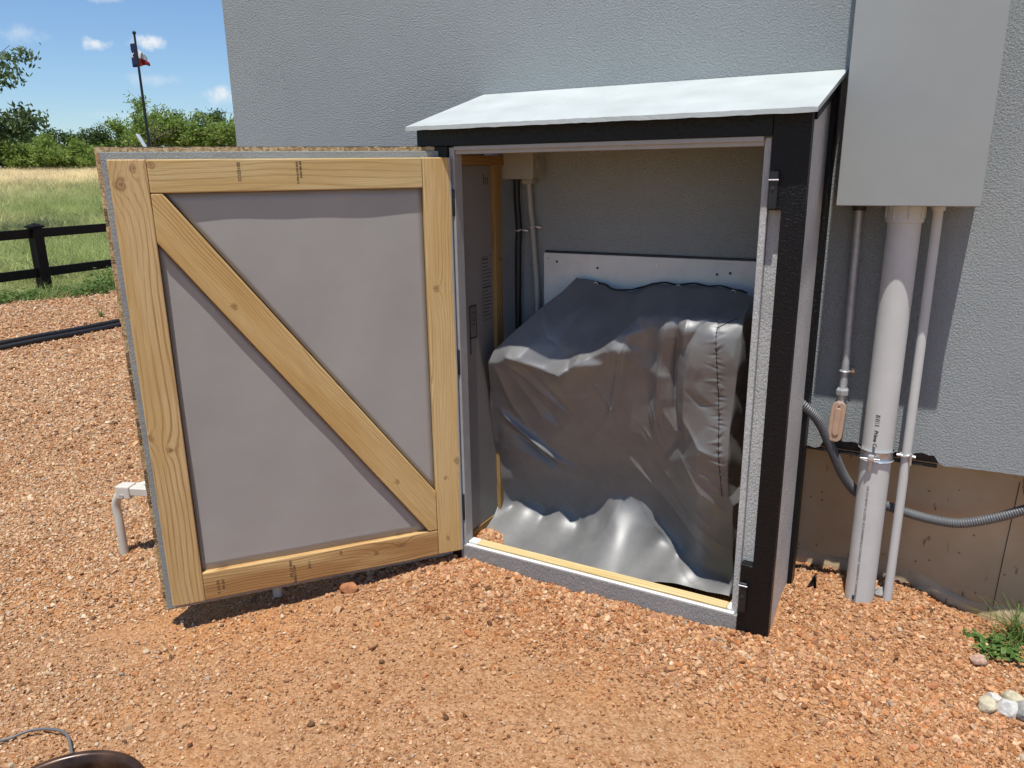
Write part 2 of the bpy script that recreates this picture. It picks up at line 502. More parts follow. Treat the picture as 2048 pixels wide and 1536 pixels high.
def mat_gravel():
    m, n, l, b = mat_new('decomposed granite')
    tc = N(n, 'TexCoord')
    big = N(n, 'TexNoise', Scale=1.1, Detail=6, Roughness=.6); l.new(tc.outputs['Object'], big.inputs['Vector'])
    mid = N(n, 'TexNoise', Scale=26, Detail=6, Roughness=.7); l.new(tc.outputs['Object'], mid.inputs['Vector'])
    v = N(n, 'TexVoronoi', Scale=135); l.new(tc.outputs['Object'], v.inputs['Vector'])
    v2 = N(n, 'TexVoronoi', Scale=48); l.new(tc.outputs['Object'], v2.inputs['Vector'])
    sp = N(n, 'SeparateColor'); l.new(v.outputs['Color'], sp.inputs[0])
    a = N(n, 'Math', operation='MULTIPLY_ADD'); a.inputs[1].default_value = .5; l.new(sp.outputs[0], a.inputs[0])
    s2 = N(n, 'Math', operation='MULTIPLY'); s2.inputs[1].default_value = .5; l.new(mid.outputs['Fac'], s2.inputs[0]); l.new(s2.outputs[0], a.inputs[2])
    c1 = ramp(n, l, a.outputs[0], [(.12, (.22, .105, .045)), (.45, (.36, .19, .09)), (.75, (.45, .27, .15)), (.95, (.55, .39, .25))])
    c2 = ramp(n, l, a.outputs[0], [(.12, (.30, .125, .046)), (.5, (.44, .205, .077)), (.95, (.53, .30, .14))])
    mr = N(n, 'MapRange'); mr.inputs['From Min'].default_value = .45; mr.inputs['From Max'].default_value = .62; l.new(big.outputs['Fac'], mr.inputs['Value'])
    mx = N(n, 'Mix', data_type='RGBA'); l.new(mr.outputs[0], mx.inputs['Factor']); l.new(c1, mx.inputs['A']); l.new(c2, mx.inputs['B'])
    l.new(mx.outputs['Result'], b.inputs['Base Color'])
    b.inputs['Roughness'].default_value = .9; b.inputs['Specular IOR Level'].default_value = .2
    ha = N(n, 'Math', operation='MULTIPLY_ADD'); ha.inputs[1].default_value = -1; l.new(v.outputs['Distance'], ha.inputs[0])
    hb = N(n, 'Math', operation='MULTIPLY'); hb.inputs[1].default_value = -1.6; l.new(v2.outputs['Distance'], hb.inputs[0]); l.new(hb.outputs[0], ha.inputs[2])
    bp = N(n, 'Bump', Strength=.8, Distance=.005); l.new(ha.outputs[0], bp.inputs['Height']); l.new(bp.outputs[0], b.inputs['Normal'])
    return m


def mat_attr(name, rough=.85, mottled=.25, scale=300, trans=0, spec=.2):
    """colour from the instance attribute 'col'"""
    m, n, l, b = mat_new(name)
    at = N(n, 'Attribute', attribute_name='col', attribute_type='INSTANCER')
    tc = N(n, 'TexCoord')
    nz = N(n, 'TexNoise', Scale=2.5, Detail=4); l.new(tc.outputs['Object'], nz.inputs['Vector'])
    mr = N(n, 'MapRange'); mr.inputs['To Min'].default_value = 1 - mottled; mr.inputs['To Max'].default_value = 1 + mottled
    mr.inputs['From Min'].default_value = .25; mr.inputs['From Max'].default_value = .75
    l.new(nz.outputs['Fac'], mr.inputs['Value'])
    vm = N(n, 'VectorMath', operation='SCALE'); l.new(at.outputs['Color'], vm.inputs[0]); l.new(mr.outputs[0], vm.inputs['Scale'])
    l.new(vm.outputs[0], b.inputs['Base Color'])
    b.inputs['Roughness'].default_value = rough; b.inputs['Specular IOR Level'].default_value = spec
    if trans:
        tr = N(n, 'BsdfTranslucent'); l.new(vm.outputs[0], tr.inputs['Color'])
        ms = N(n, 'MixShader'); ms.inputs[0].default_value = trans
        l.new(b.outputs[0], ms.inputs[1]); l.new(tr.outputs[0], ms.inputs[2])
        l.new(ms.outputs[0], n['Material Output'].inputs['Surface'])
    return m


def mat_leaf(name, a, c_, trans=.35):
    m, n, l, b = mat_new(name)
    g = N(n, 'NewGeometry')
    c = ramp(n, l, g.outputs['Random Per Island'], [(0, a), (1, c_)])
    l.new(c, b.inputs['Base Color']); b.inputs['Roughness'].default_value = .55
    b.inputs['Specular IOR Level'].default_value = .3
    tr = N(n, 'BsdfTranslucent'); l.new(c, tr.inputs['Color'])
    ms = N(n, 'MixShader'); ms.inputs[0].default_value = trans
    l.new(b.outputs[0], ms.inputs[1]); l.new(tr.outputs[0], ms.inputs[2])
    l.new(ms.outputs[0], n['Material Output'].inputs['Surface'])
    return m


def mat_vinyl():
    m, n, l, b = mat_new('grey coated vinyl')
    tc = N(n, 'TexCoord')
    nz = N(n, 'TexNoise', Scale=9, Detail=6, Roughness=.65); l.new(tc.outputs['Object'], nz.inputs['Vector'])
    c = ramp(n, l, nz.outputs['Fac'], [(.3, (.128, .128, .126)), (.7, (.178, .176, .170))])
    sp = N(n, 'TexNoise', Scale=120, Detail=2); l.new(tc.outputs['Object'], sp.inputs['Vector'])
    mr = N(n, 'MapRange'); mr.inputs['From Min'].default_value = .73; mr.inputs['From Max'].default_value = .76; mr.inputs['To Max'].default_value = .5
    l.new(sp.outputs['Fac'], mr.inputs['Value'])
    mx = N(n, 'Mix', data_type='RGBA'); mx.inputs['B'].default_value = (.5, .48, .45, 1)
    l.new(mr.outputs[0], mx.inputs['Factor']); l.new(c, mx.inputs['A'])
    l.new(mx.outputs['Result'], b.inputs['Base Color'])
    rr = N(n, 'MapRange'); rr.inputs['To Min'].default_value = .37; rr.inputs['To Max'].default_value = .52; l.new(nz.outputs['Fac'], rr.inputs['Value'])
    l.new(rr.outputs[0], b.inputs['Roughness'])
    b.inputs['Specular IOR Level'].default_value = .75
    wr = N(n, 'TexNoise', Scale=26, Detail=5, Roughness=.6, Distortion=1.2); l.new(tc.outputs['Object'], wr.inputs['Vector'])
    bp = N(n, 'Bump', Strength=.22, Distance=.0016); l.new(wr.outputs['Fac'], bp.inputs['Height']); l.new(bp.outputs[0], b.inputs['Normal'])
    return m


STUCCO = mat_stucco()
CONC = mat_concrete()
GRAVEL = mat_gravel()
OSB = mat_osb()
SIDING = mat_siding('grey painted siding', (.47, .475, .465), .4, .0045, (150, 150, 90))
SIDING_LIT = mat_siding('sun lightened side siding', (.60, .605, .59), .45, .006, (120, 120, 70))  # same grey siding, grazing sun on the right wall brightened into the colour
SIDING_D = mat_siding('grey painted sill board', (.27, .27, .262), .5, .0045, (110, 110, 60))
BLACK = mat_siding('black painted trim', (.004, .004, .005), .38, .003, (120, 120, 60), spec=.3)
ROOFM = mat_siding('pale painted roof panel', (.44, .475, .465), .6, .0014, (60, 26, 60))
PAINT = plain('smooth grey paint', (.36, .355, .35), .5, var=.04, scale=18, bump=.0008, bscale=90)
WHITEP = plain('white painted board', (.70, .69, .645), .55, var=.04, scale=12, dirt=((.35, .33, .30), 14, .62, .4))
METER = plain('grey enamel', (.315, .328, .318), .38, var=.015, scale=6, spec=.5, dirt=((.62, .62, .60), 60, .73, .6))
PVC = plain('grey plastic pipe', (.55, .555, .535), .42, var=.03, scale=9, dirt=((.30, .28, .26), 22, .68, .5))
JBOX = plain('shade darkened grey plastic', (.33, .325, .30), .5, var=.03, scale=9)  # pipe plastic with the shed's inside shade put into its colour
GALV = plain('galvanised steel', (.42, .43, .44), .42, metal=.35, var=.08, scale=40)
ZINC = plain('bright zinc', (.62, .63, .64), .28, metal=.6, var=.05, scale=60)
CAST = plain('cast alloy', (.55, .54, .52), .5, metal=.6, var=.1, scale=50, bump=.0006, bscale=160)
COPPER = plain('tan primed steel cover', (.50, .34, .235), .5, metal=.1, var=.05, scale=30)
RUBBER = plain('black rubber', (.012, .012, .013), .5, var=.15, scale=30)
FLEXM = plain('grey flexible conduit jacket', (.12, .124, .128), .42, var=.05, scale=20)
DARKM = plain('dark flashing metal', (.03, .028, .026), .6, var=.3, scale=25)
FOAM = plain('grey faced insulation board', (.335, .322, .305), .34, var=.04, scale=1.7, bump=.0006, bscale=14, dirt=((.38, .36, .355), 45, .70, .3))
FOAM_SHADED = plain('shade darkened insulation board', (.20, .185, .17), .5, var=.03, scale=2)  # door insulation board again, interior shade darkened into its colour
INK = plain('black stamp ink', (.085, .058, .032), .8, var=.4, scale=300)
INKP = plain('print ink', (.035, .035, .04), .7, var=.2, scale=300)
CREAM = plain('cream powder coat', (.58, .545, .47), .4, var=.04, scale=20, dirt=((.5, .42, .33), 30, .66, .4))
FENCEM = plain('dark brown fence paint', (.006, .004, .0035), .5, var=.3, scale=25, bump=.001, bscale=60, spec=.2)
POLEM = plain('dark pole paint', (.012, .012, .014), .5, var=.1)
BUCKETM = plain('dark bronze glazed metal', (.045, .022, .012), .3, metal=.3, var=.5, scale=14, dirt=((.22, .12, .06), 40, .64, .6))
VINYL = mat_vinyl()
VIN_D = plain('black drawcord', (.01, .01, .012), .7)
FLAG_B = plain('navy flag cloth', (.012, .018, .075), .8)
FLAG_W = plain('white flag cloth', (.75, .74, .74), .8)
FLAG_R = plain('red flag cloth', (.32, .016, .022), .8)
DISHM = plain('white moulded plastic', (.82, .83, .85), .4, var=.02)
BARK = plain('mesquite bark', (.13, .10, .075), .9, var=.3, scale=12, bump=.01, bscale=30)
BARK_D = plain('bare grey wood', (.20, .17, .145), .9, var=.2, scale=12)
ROCK_W = plain('white limestone', (.54, .53, .49), .85, var=.15, scale=30, bump=.004, bscale=60, dirt=((.45, .33, .22), 25, .58, .5))
ROCK_G = plain('grey limestone', (.30, .30, .285), .85, var=.2, scale=30, bump=.004, bscale=60, dirt=((.30, .24, .18), 25, .58, .5))
ROCK_Y = plain('buff limestone', (.48, .43, .30), .85, var=.2, scale=30, bump=.004, bscale=60)
ROCK_R = plain('rust sandstone', (.40, .165, .07), .9, var=.2, scale=40, bump=.003, bscale=80)
SOIL = plain('meadow soil', (.34, .31, .15), .95, var=.3, scale=1.2, dirt=((.22, .28, .09), 2.2, .42, .8))

# ------------------------------------------------------------------ terrain
ANCH = np.array([(-.45, 2.12, -.008), (-.6, 2.125, -.012), (-.75, 2.125, -.015), (-.9, 2.125, -.018), (-1.05, 2.125, -.018), (-1.2, 2.125, -.018), (-1.32, 2.12, -.016), (-.52, 2.02, -.012), (-.8, 2.0, -.024), (-1.1, 1.98, -.026), (-.33, 2.10, -.004), (-.6, 2.08, -.026), (-1.0, 2.05, -.034), (-1.40, 2.06, -.030), (-.25, 2.72, -.035), (.28, 2.73, -.09),
                 (-.11, 2.5, .0), (-.03, 2.5, .0), (.3, 2.15, -.06), (.9, 2.3, -.12), (-2.06, 1.35, -.085), (-2.71, 1.62, -.085),
                 (-1.9, 1.67, -.07), (-1.5, 1.2, -.06), (-.5, 1.2, -.04), (.5, 1, -.08), (-3.5, 2, -.09), (-1.0, 2.27, -.13), (-.7, 2.27, -.13), (-1.22, 2.27, -.11), (-5, 3, -.09),
                 (-10, 6, -.1), (-2.5, 0, -.1), (0, -1, -.06), (-2.8, 3, -.08), (-1.39, 2.27, .03), (-1.75, 1.95, -.055), (-.5, 2.27, -.13), (-.9, 2.42, -.13),
                 (-.36, 2.4, .01), (2, 2.5, -.12), (-6.5, 8, -.1), (2, -3, -.1), (-8, -3, -.1)])


def ground_h(x, y):
    x = np.asarray(x, float); y = np.asarray(y, float)
    num = np.zeros_like(x); den = np.zeros_like(x)
    for ax_, ay_, az_ in ANCH:
        w = 1 / ((x - ax_) ** 2 + (y - ay_) ** 2 + .004) ** 1.6
        num += w * az_; den += w
    z = num / den
    r = np.hypot(x, y)
    t = np.clip((r - 13) / 47, 0, 1); s = t * t * (3 - 2 * t)
    z = z * (1 - np.clip((r - 9) / 4, 0, 1)) - .1 * np.clip((r - 9) / 4, 0, 1)
    return z + 1.62 * s


def lump(x, y, a=.006):
    return a * (np.sin(x * 7.1 + 1.3 * np.sin(y * 5.3)) * np.sin(y * 8.7 + 1.7 * np.sin(x * 4.1))
                + .5 * np.sin(x * 19 + 2 * np.sin(y * 13)) * np.sin(y * 23 + 1.0))


def sheet(name, xs, ys, hf, mat, keep=None):
    X, Y = np.meshgrid(xs, ys)
    Z = hf(X, Y)
    nx, ny = len(xs), len(ys)
    V = np.stack([X, Y, Z], -1).reshape(-1, 3)
    i = np.arange(nx * ny).reshape(ny, nx)
    F = np.stack([i[:-1, :-1], i[:-1, 1:], i[1:, 1:], i[1:, :-1]], -1).reshape(-1, 4)
    if keep is not None:
        cx_ = V[F].mean(1)
        F = F[keep(cx_[:, 0], cx_[:, 1])]
    me = bpy.data.meshes.new(name)
    me.from_pydata(V.tolist(), [], F.tolist())
    me.materials.append(mat)
    me.polygons.foreach_set('use_smooth', [True] * len(me.polygons))
    o = bpy.data.objects.new(name, me); COL.objects.link(o); WM[o] = Matrix.Identity(4)
    tag(o, None, kind='structure')
    return o


def edge_x(y):      # where the gravel stops and the weeds begin
    y = np.asarray(y, float)
    return -9.75 - .07 * (y - 5.2) + .18 * np.sin(y * 2.3) + .09 * np.sin(y * 7.1 + 1) + .05 * np.sin(y * 17)


xs = np.concatenate([[-11.2, -10.9], np.arange(-10.7, -9.0, .06), np.arange(-9, -4, .12), np.arange(-4, 1.3, .03), np.arange(1.3, 9, .4)])
ys = np.concatenate([np.arange(-8, 0, .4), np.arange(0, .5, .1), np.arange(.5, 2.8, .03), np.arange(2.8, 8, .08), np.arange(8, 20, .4)])
gravel = sheet('gravel_ground', xs, ys, lambda x, y: ground_h(x, y) + lump(x, y, .004), GRAVEL, keep=lambda x, y: x > edge_x(y))
fx = np.concatenate([-np.geomspace(400, 12, 60), np.linspace(-11.5, 11.5, 40), np.geomspace(12, 400, 40)])
fy = np.concatenate([-np.geomspace(400, 12, 30), np.linspace(-11.5, 11.5, 40), np.geomspace(12, 400, 60)])
meadow = sheet('meadow_ground', fx, fy, lambda x, y: ground_h(x, y) - .05 * (x > -8.5) - .02, SOIL)
meadow['label'] = 'green meadow ground beyond the fence'
gravel['label'] = 'tan decomposed granite gravel yard'

# ------------------------------------------------------------------ house
W = 2.57
house = empty('house', (-2.876, W, 0), 'grey stucco house wall on a bare tan concrete foundation', 'house')
xl, xr, zb, zt = -2.876, 7.0, .47, 4.2
# stucco skin: outline with the broken-out notch over the flashing
edge = [(xl, zb)]
for x in np.arange(xl + .3, -.36, .3): edge.append((x, zb + random.uniform(-.002, .002)))
edge += [(-.330, .468), (-.300, .464), (-.286, .471), (-.279, .488), (-.274, .503), (-.255, .500), (-.235, .504), (-.215, .498),
         (-.190, .503), (-.165, .498), (-.140, .500), (-.115, .497), (-.09, .501), (-.070, .497), (-.055, .486), (-.046, .492),
         (-.036, .482), (-.020, .487), (-.006, .496), (.012, .499), (.030, .494), (.044, .496), (.052, .484), (.060, .472), (.075, .466), (.11, .469), (.2, .472)]
for x in np.arange(.5, xr, .4): edge.append((x, zb + .004))
edge += [(xr, zb), (xr, zt), (xl, zt)]
prism('stucco_wall', [(x - xl, z) for x, z in edge], (xl, W, 0), (1, 0, 0), (0, 0, 1), (0, -1, 0), -.022, STUCCO, house, bevel=0)
box('wall_core', (xl + .004, W + .023, .52), (xr, W + 5, zt - .01), STUCCO, house, 0)
box('flashing', (-.60, W + .0235, .4645), (.40, W + .14, .515), DARKM, house, 0)
box('flashing', (-.33, W + .012, .452), (.056, W + .0205, .463), DARKM, house, .001)
FY = W + .15
box('foundation', (xl, FY, -.5), (xr, FY + 4.8, .518), CONC, house, 0)
V, F = [], []
k = 90
for i in range(k + 1):
    x = -.5 + i * 1.2 / k
    g = float(ground_h(x, FY))
    w = .006 + .003 * math.sin(i * .35) * math.sin(i * .13) + .0015 * math.sin(i * 1.7)
    V += [(x, FY + .002, g + .055 + .008 * math.sin(i * .21)), (x, FY - w * .6, g + .045 + .006 * math.sin(i * .3)), (x, FY - w * 1.2, g + .01), (x, FY - w * 1.2, g - .05)]
for i in range(k):
    for j in range(3): F.append((i * 4 + j, i * 4 + j + 1, (i + 1) * 4 + j + 1, (i + 1) * 4 + j))
obj('footing_ledge', V, F, CONC, house, smooth=True)
tube('form_joint', [(.290, FY - .001, .40), (.281, FY - .001, .15), (.274, FY - .001, -.12)], .0012, DARKM, house, 6)

# ------------------------------------------------------------------ shed (generator closet)
Y0 = 2.130           # face of the black trim
YG = 2.164           # face of the grey sheathing
XL, XR = -1.549, -.330
shed = empty('equipment_shed', ((XL + XR) / 2, Y0, 0), 'small grey shed with black trim and pale sloped roof against the stucco wall', 'shed')
zr = lambda y: 1.490 + (y - 2.08) * (1.622 - 1.490) / .488      # underside of roof
# roof panel
bm = bmesh.new()
rows = 2
nx_ = 60
top = []
xs_ = np.linspace(XL - .006, XR + .018, nx_ + 1)
va = []
for i, x in enumerate(xs_):
    j = random.uniform(-.0009, .0009)
    yf = 2.08 + random.uniform(-.0008, .0008)
    va.append([bm.verts.new((x, yf, 1.490 + j)), bm.verts.new((x, yf + .0006, 1.5025 + random.uniform(-.0006, .0006))),
               bm.verts.new((x, 2.568, 1.6345)), bm.verts.new((x, 2.568, 1.622))])
for i in range(nx_):
    for q in range(4):
        a, b_, c_, d_ = va[i][q], va[i][(q + 1) % 4], va[i + 1][(q + 1) % 4], va[i + 1][q]
        bm.faces.new((a, b_, c_, d_))
bm.faces.new(va[0][::-1]); bm.faces.new(va[-1])
bmesh.ops.recalc_face_normals(bm, faces=bm.faces)
from_bm('roof_panel', bm, ROOFM, shed)
# right corner board: wide pads at top and bottom, narrow between
ob = -.424
prism('corner_trim', [(XR, -.08), (XR, 1.502), (ob, 1.502), (ob, 1.253), (-.389, 1.253), (-.389, .216), (ob, .216), (ob, -.08)],
      (0, Y0, 0), (1, 0, 0), (0, 0, 1), (0, -1, 0), -.0335, BLACK, shed, bevel=.0015)
box('header_trim', (XL, Y0 + .001, 1.441), (ob - .0005, YG - .0006, 1.501), BLACK, shed, .0015)
box('corner_trim', (XL, Y0, -.12), (-1.432, YG - .0006, 1.4405), BLACK, shed, .0015)
# grey sheathing behind trim, sill front, jambs
box('front_sheathing', (-.4275, YG, -.1), (XR - .008, YG + .011, 1.505), SIDING, shed, .001)
box('front_sheathing', (XL + .008, YG, -.1), (-1.432, YG + .011, 1.505), SIDING, shed, .001)
box('jamb', (-.446, 2.147, .036), (-.428, 2.1855, 1.437), SIDING, shed, .0015)
box('jamb', (-1.431, 2.140, .036), (-1.412, 2.1855, 1.437), PAINT, shed, .0015)
box('head_jamb', (-1.411, 2.146, 1.416), (-.447, 2.1855, 1.4395), PAINT, shed, .0015)
box('head_stop', (-1.411, 2.1365, 1.4275), (-.447, 2.1455, 1.4405), PAINT, shed, .0015)
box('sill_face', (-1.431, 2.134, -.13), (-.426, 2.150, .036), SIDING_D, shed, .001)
box('sill_edge_strip', (-1.411, 2.1345, .0365), (-.436, 2.1485, .0415), WHITEP, shed, .0008)
SILLW = mat_wood('pale sill lumber', [(.25, .004, .006), (-.2, -.006, .004)], (.66, .55, .29), (.46, .29, .11), 12, seed=4.2)
box('sill_plate', (-1.372, 2.1515, .010), (-.462, 2.189, .048), SILLW, shed, .003)
box('sill_plate_end', (-1.411, 2.1515, .010), (-1.3725, 2.189, .0485), WHITEP, shed, .003)
box('sill_plate_end', (-.4615, 2.1515, .010), (-.436, 2.189, .0485), WHITEP, shed, .003)
# right side wall
ysd = [(2.166, -.1), (2.474, -.1), (2.474, zr(2.474) - .001), (2.166, zr(2.166) - .001)]
prism('side_wall', ysd, (XR - .018, 0, 0), (0, 1, 0), (0, 0, 1), (1, 0, 0), .011, SIDING_LIT, shed, bevel=0)
prism('side_trim', [(2.475, -.1), (2.535, -.1), (2.535, zr(2.535) - .002), (2.475, zr(2.475) - .002)], (XR - .018, 0, 0), (0, 1, 0), (0, 0, 1), (1, 0, 0), .026, BLACK, shed, bevel=.0012)
prism('rake_trim', [(2.1655, zr(2.1655) - .036), (2.474, zr(2.474) - .036), (2.474, zr(2.474) - .003), (2.1655, zr(2.1655) - .003)], (XR - .0065, 0, 0), (0, 1, 0), (0, 0, 1), (1, 0, 0), .013, BLACK, shed, bevel=.0012)
prism('roof_sheathing', [(2.19, zr(2.19) - .013), (2.555, zr(2.555) - .013), (2.555, zr(2.555) - .002), (2.19, zr(2.19) - .002)], (XL + .02, 0, 0), (0, 1, 0), (0, 0, 1), (1, 0, 0), XR - XL - .045, OSB, shed, bevel=0)
box('side_lining', (XR - .032, 2.19, -.1), (XR - .0195, 2.53, 1.49), OSB, shed, 0)
# left side wall with lining seen through the opening
prism('side_wall', [(2.166, -.1), (2.53, -.1), (2.53, zr(2.53) - .001), (2.166, zr(2.166) - .001)], (XL + .004, 0, 0), (0, 1, 0), (0, 0, 1), (1, 0, 0), .011, SIDING, shed, bevel=0)
STUD = mat_wood('treated stud', [(.32, .0, .012), (-.25, .006, .01)], (.34, .22, .085), (.17, .085, .025), 14, seed=1.7)
STUD2 = mat_wood('treated plate', [(.07, .004, .007)], (.32, .20, .075), (.17, .085, .025), 12, seed=2.9)
Mz = lambda o: axes(o, (0, 0, 1), (0, 1, 0), (-1, 0, 0))
My = lambda o: axes(o, (0, 1, 0), (0, 0, 1), (1, 0, 0))


def plank(name, L, Wd, T, mat, parent, M, bevel=.003):
    bm = bmesh.new(); bm_box(bm, (-L / 2, -Wd / 2, -T / 2), (L / 2, Wd / 2, T / 2), bevel, 2)
    return from_bm(name, bm, mat, parent, M)


plank('stud', 1.34, .050, .089, STUD, shed, Mz((-1.4585, 2.420, .735)))
plank('stud', 1.34, .038, .089, STUD, shed, Mz((-1.4765, 2.206, .735)))
plank('top_plate', .34, .032, .089, STUD2, shed, My((-1.4580, 2.330, 1.3985)), .002)
plank('bottom_plate', .30, .060, .080, STUD2, shed, My((-1.4640, 2.350, .030)), .002)
fp = box('insulation_panel', (-1.445, 2.188, .061), (-1.428, 2.3945, 1.382), FOAM_SHADED, shed, .001)
# printing on the insulation: part of a word, a ruled label, a barred block
ML = lambda y, z: axes((-1.4277, y, z), (0, 1, 0), (0, 0, 1), (1, 0, 0))
text_mesh('lettering', 'In', .052, INKP, fp, ML(2.338, 1.318))
bm = bmesh.new()
def strip(bm, y0, y1, z0, z1): bm_box(bm, (-1.4279, y0, z0), (-1.4274, y1, z1))
for y0, y1, z0, z1 in [(2.318, 2.392, 1.0685, 1.070), (2.318, 2.392, .842, .8435), (2.318, 2.3195, .842, 1.070)]: strip(bm, y0, y1, z0, z1)
z = 1.058
for i in range(17):
    strip(bm, 2.325, 2.325 + random.uniform(.030, .062), z, z + (.0055 if i in (0, 8) else .003)); z -= .0125
from_bm('label_print', bm, INKP, fp, WM[fp].inverted() and Matrix.Identity(4))
bm = bmesh.new()
for y0, y1, z0, z1 in [(2.228, 2.236, .735, .905), (2.228, 2.276, .902, .910), (2.270, 2.276, .795, .908), (2.228, 2.276, .790, .797)]: strip(bm, y0, y1, z0, z1)
z = .895
for i in range(14):
    strip(bm, 2.239, 2.267, z, z + random.choice([.002, .003, .0045])); z -= .0072
from_bm('barcode_print', bm, INKP, fp, Matrix.Identity(4))
# right-hand latch keepers
for z0, zpin in ((1.256, 1.342), (.062, .172)):
    lt = box('latch', (-.4225, Y0 - .010, z0), (-.4005, Y0 - .0008, z0 + .098), RUBBER, shed, .002)
    tube('latch_pin', [(-.4235, Y0 - .012, zpin - .012 if z0 > 1 else zpin - .02), (-.3985, Y0 - .012, zpin - .012 if z0 > 1 else zpin - .02)], .0022, ZINC, lt, 10)
    tube('latch_rivet', [(-.4115, Y0 - .013, z0 + .055), (-.4115, Y0 - .009, z0 + .055)], .005, DARKM, lt, 12)
# caulk edge where lining meets the stucco
V, F = [], []
for i in range(60):
    z = .06 + i * 1.28 / 59
    w = .010 + .004 * math.sin(i * .7) + random.uniform(-.0015, .0015)
    V += [(-1.413, W - .006 - .024, z), (-1.413 + w, W - .007, z)]
for i in range(59): F.append((i * 2, i * 2 + 1, i * 2 + 3, i * 2 + 2))
obj('caulk_bead', V, F, PAINT, shed, smooth=True)

# ------------------------------------------------------------------ open door
t = Vector((math.cos(R(50.729)), math.sin(R(50.729)), 0))
DM = axes((-1.417, 2.129, 0), -t, (t.y, -t.x, 0), (0, 0, 1))     # local x: away from hinge, y: towards viewer, z: up
door = empty('shed_door', (0, 0, 0), 'open shed door showing its pine frame, diagonal brace and grey insulation', 'door', M=DM)
LT = .038            # lumber thickness; its face is y = 0


def door_board(name, x0, x1, z0, z1, mat, vert):
    L, Wd = ((z1 - z0), (x1 - x0)) if vert else ((x1 - x0), (z1 - z0))
    c = ((x0 + x1) / 2, -LT / 2, (z0 + z1) / 2)
    M = DM @ (axes(c, (0, 0, 1), (-1, 0, 0), (0, -1, 0)) if vert else axes(c, (1, 0, 0), (0, 0, 1), (0, -1, 0)))
    bm = bmesh.new(); bm_box(bm, (-L / 2, -Wd / 2, -LT / 2), (L / 2, Wd / 2, LT / 2), .0035, 2)
    return from_bm(name, bm, mat, door, M)


PG = (.31, .33, .345)
WA = mat_wood('pine outer stile', [(.670, .014, .013), (.628, -.020, .021), (-.163, .006, .012), (-.12, -.040, .012), (.45, -.036, .006)], (.66, .48, .245), (.36, .21, .075), 9, seed=0.3)
WB = mat_wood('pine hinge stile', [(.645, .03, .006), (.275, -.017, .012), (-.40, -.012, .009), (-.635, -.012, .010), (.57, .012, .008), (-.34, .03, .014)], (.67, .485, .235), (.42, .255, .095), 13, seed=2.2,
              paint=(PG, .047, 1, .016))
WC = mat_wood('pine top rail', [(-.105, .012, .008), (.385, .03, .012)], (.63, .475, .235), (.40, .265, .105), 7, seed=5.1)
WD = mat_wood('pine bottom rail', [(-.17, .005, .012), (-.26, .018, .016), (.05, .0, .007)], (.67, .47, .21), (.27, .125, .038), 12, seed=7.7, warm=(.42, .235, .09))
WE = mat_wood('pine diagonal brace', [(-.02, .01, .007), (-.34, .012, .012), (.46, .018, .010)], (.65, .455, .205), (.36, .20, .065), 17, seed=9.4)
door_board('stile', .8895, .988, .017, 1.407, WA, True)
door_board('stile', .000, .0945, .021, 1.407, WB, True)
tr = door_board('top_rail', .0955, .8885, 1.314, 1.4065, WC, False)
br = door_board('bottom_rail', .0955, .8885, .0185, .117, WD, False)
# diagonal brace
d0 = Vector((.8885 - .0955, 0, 0))
pl = [(.8883, 1.3132), (.858, 1.3132), (.0958, .266), (.0958, .1185), (.128, .1185), (.8883, 1.175)]
bx = Vector((-.793, -1.085)).normalized(); by = Vector((-bx.y, bx.x))
c0 = Vector((.49, .71))
prism('brace', [((Vector(p) - c0).dot(bx), (Vector(p) - c0).dot(by)) for p in pl], DM @ Vector((c0.x, -LT, c0.y)),
      DM.to_3x3() @ Vector((bx.x, 0, bx.y)), DM.to_3x3() @ Vector((by.x, 0, by.y)), DM.to_3x3() @ Vector((bx.x, 0, bx.y)).cross(Vector((by.x, 0, by.y))),
      LT if Vector((bx.x, 0, bx.y)).cross(Vector((by.x, 0, by.y))).y > 0 else -LT, WE, door, bevel=.003)
# insulation set between the lumber, 20 mm below its face (slightly bowed sheet)
REC = .0195
for nm, pts in (('insulation_panel', [(.0965, 1.3128), (.852, 1.3128), (.0965, .272)]), ('insulation_panel', [(.8875, 1.168), (.8875, .118), (.131, .118)])):
    nn_ = 40; A_, B_, C_2 = [Vector(p) for p in pts]; V, F, ix = [], [], {}
    for i in range(nn_ + 1):
        for j in range(nn_ + 1 - i):
            p = A_ + (B_ - A_) * (i / nn_) + (C_2 - A_) * (j / nn_)
            ix[i, j] = len(V); V.append((p.x, -REC + .0010 * math.sin(p.x * 11 + 1) * math.sin(p.y * 7) + .0006 * math.sin(p.x * 23 + p.y * 9), p.y))
    for i in range(nn_):
        for j in range(nn_ - i):
            F.append((ix[i, j], ix[i + 1, j], ix[i, j + 1]))
            if j < nn_ - i - 1: F.append((ix[i + 1, j], ix[i + 1, j + 1], ix[i, j + 1]))
    po_ = obj(nm, V, F, FOAM, door, DM, True)
    so_ = po_.modifiers.new('board thickness', 'SOLIDIFY'); so_.thickness = .016; so_.offset = -1 if Vector((0, 1, 0)).dot(po_.data.polygons[0].normal) > 0 else 1
GS = mat_siding('grey painted liner', (.27, .292, .300), .5, .003, (120, 120, 120))
box('liner_sheet', (.0, -LT - .011, -.008), (1.0060, -LT - .0005, 1.4275), GS, door, .001, frame=DM)
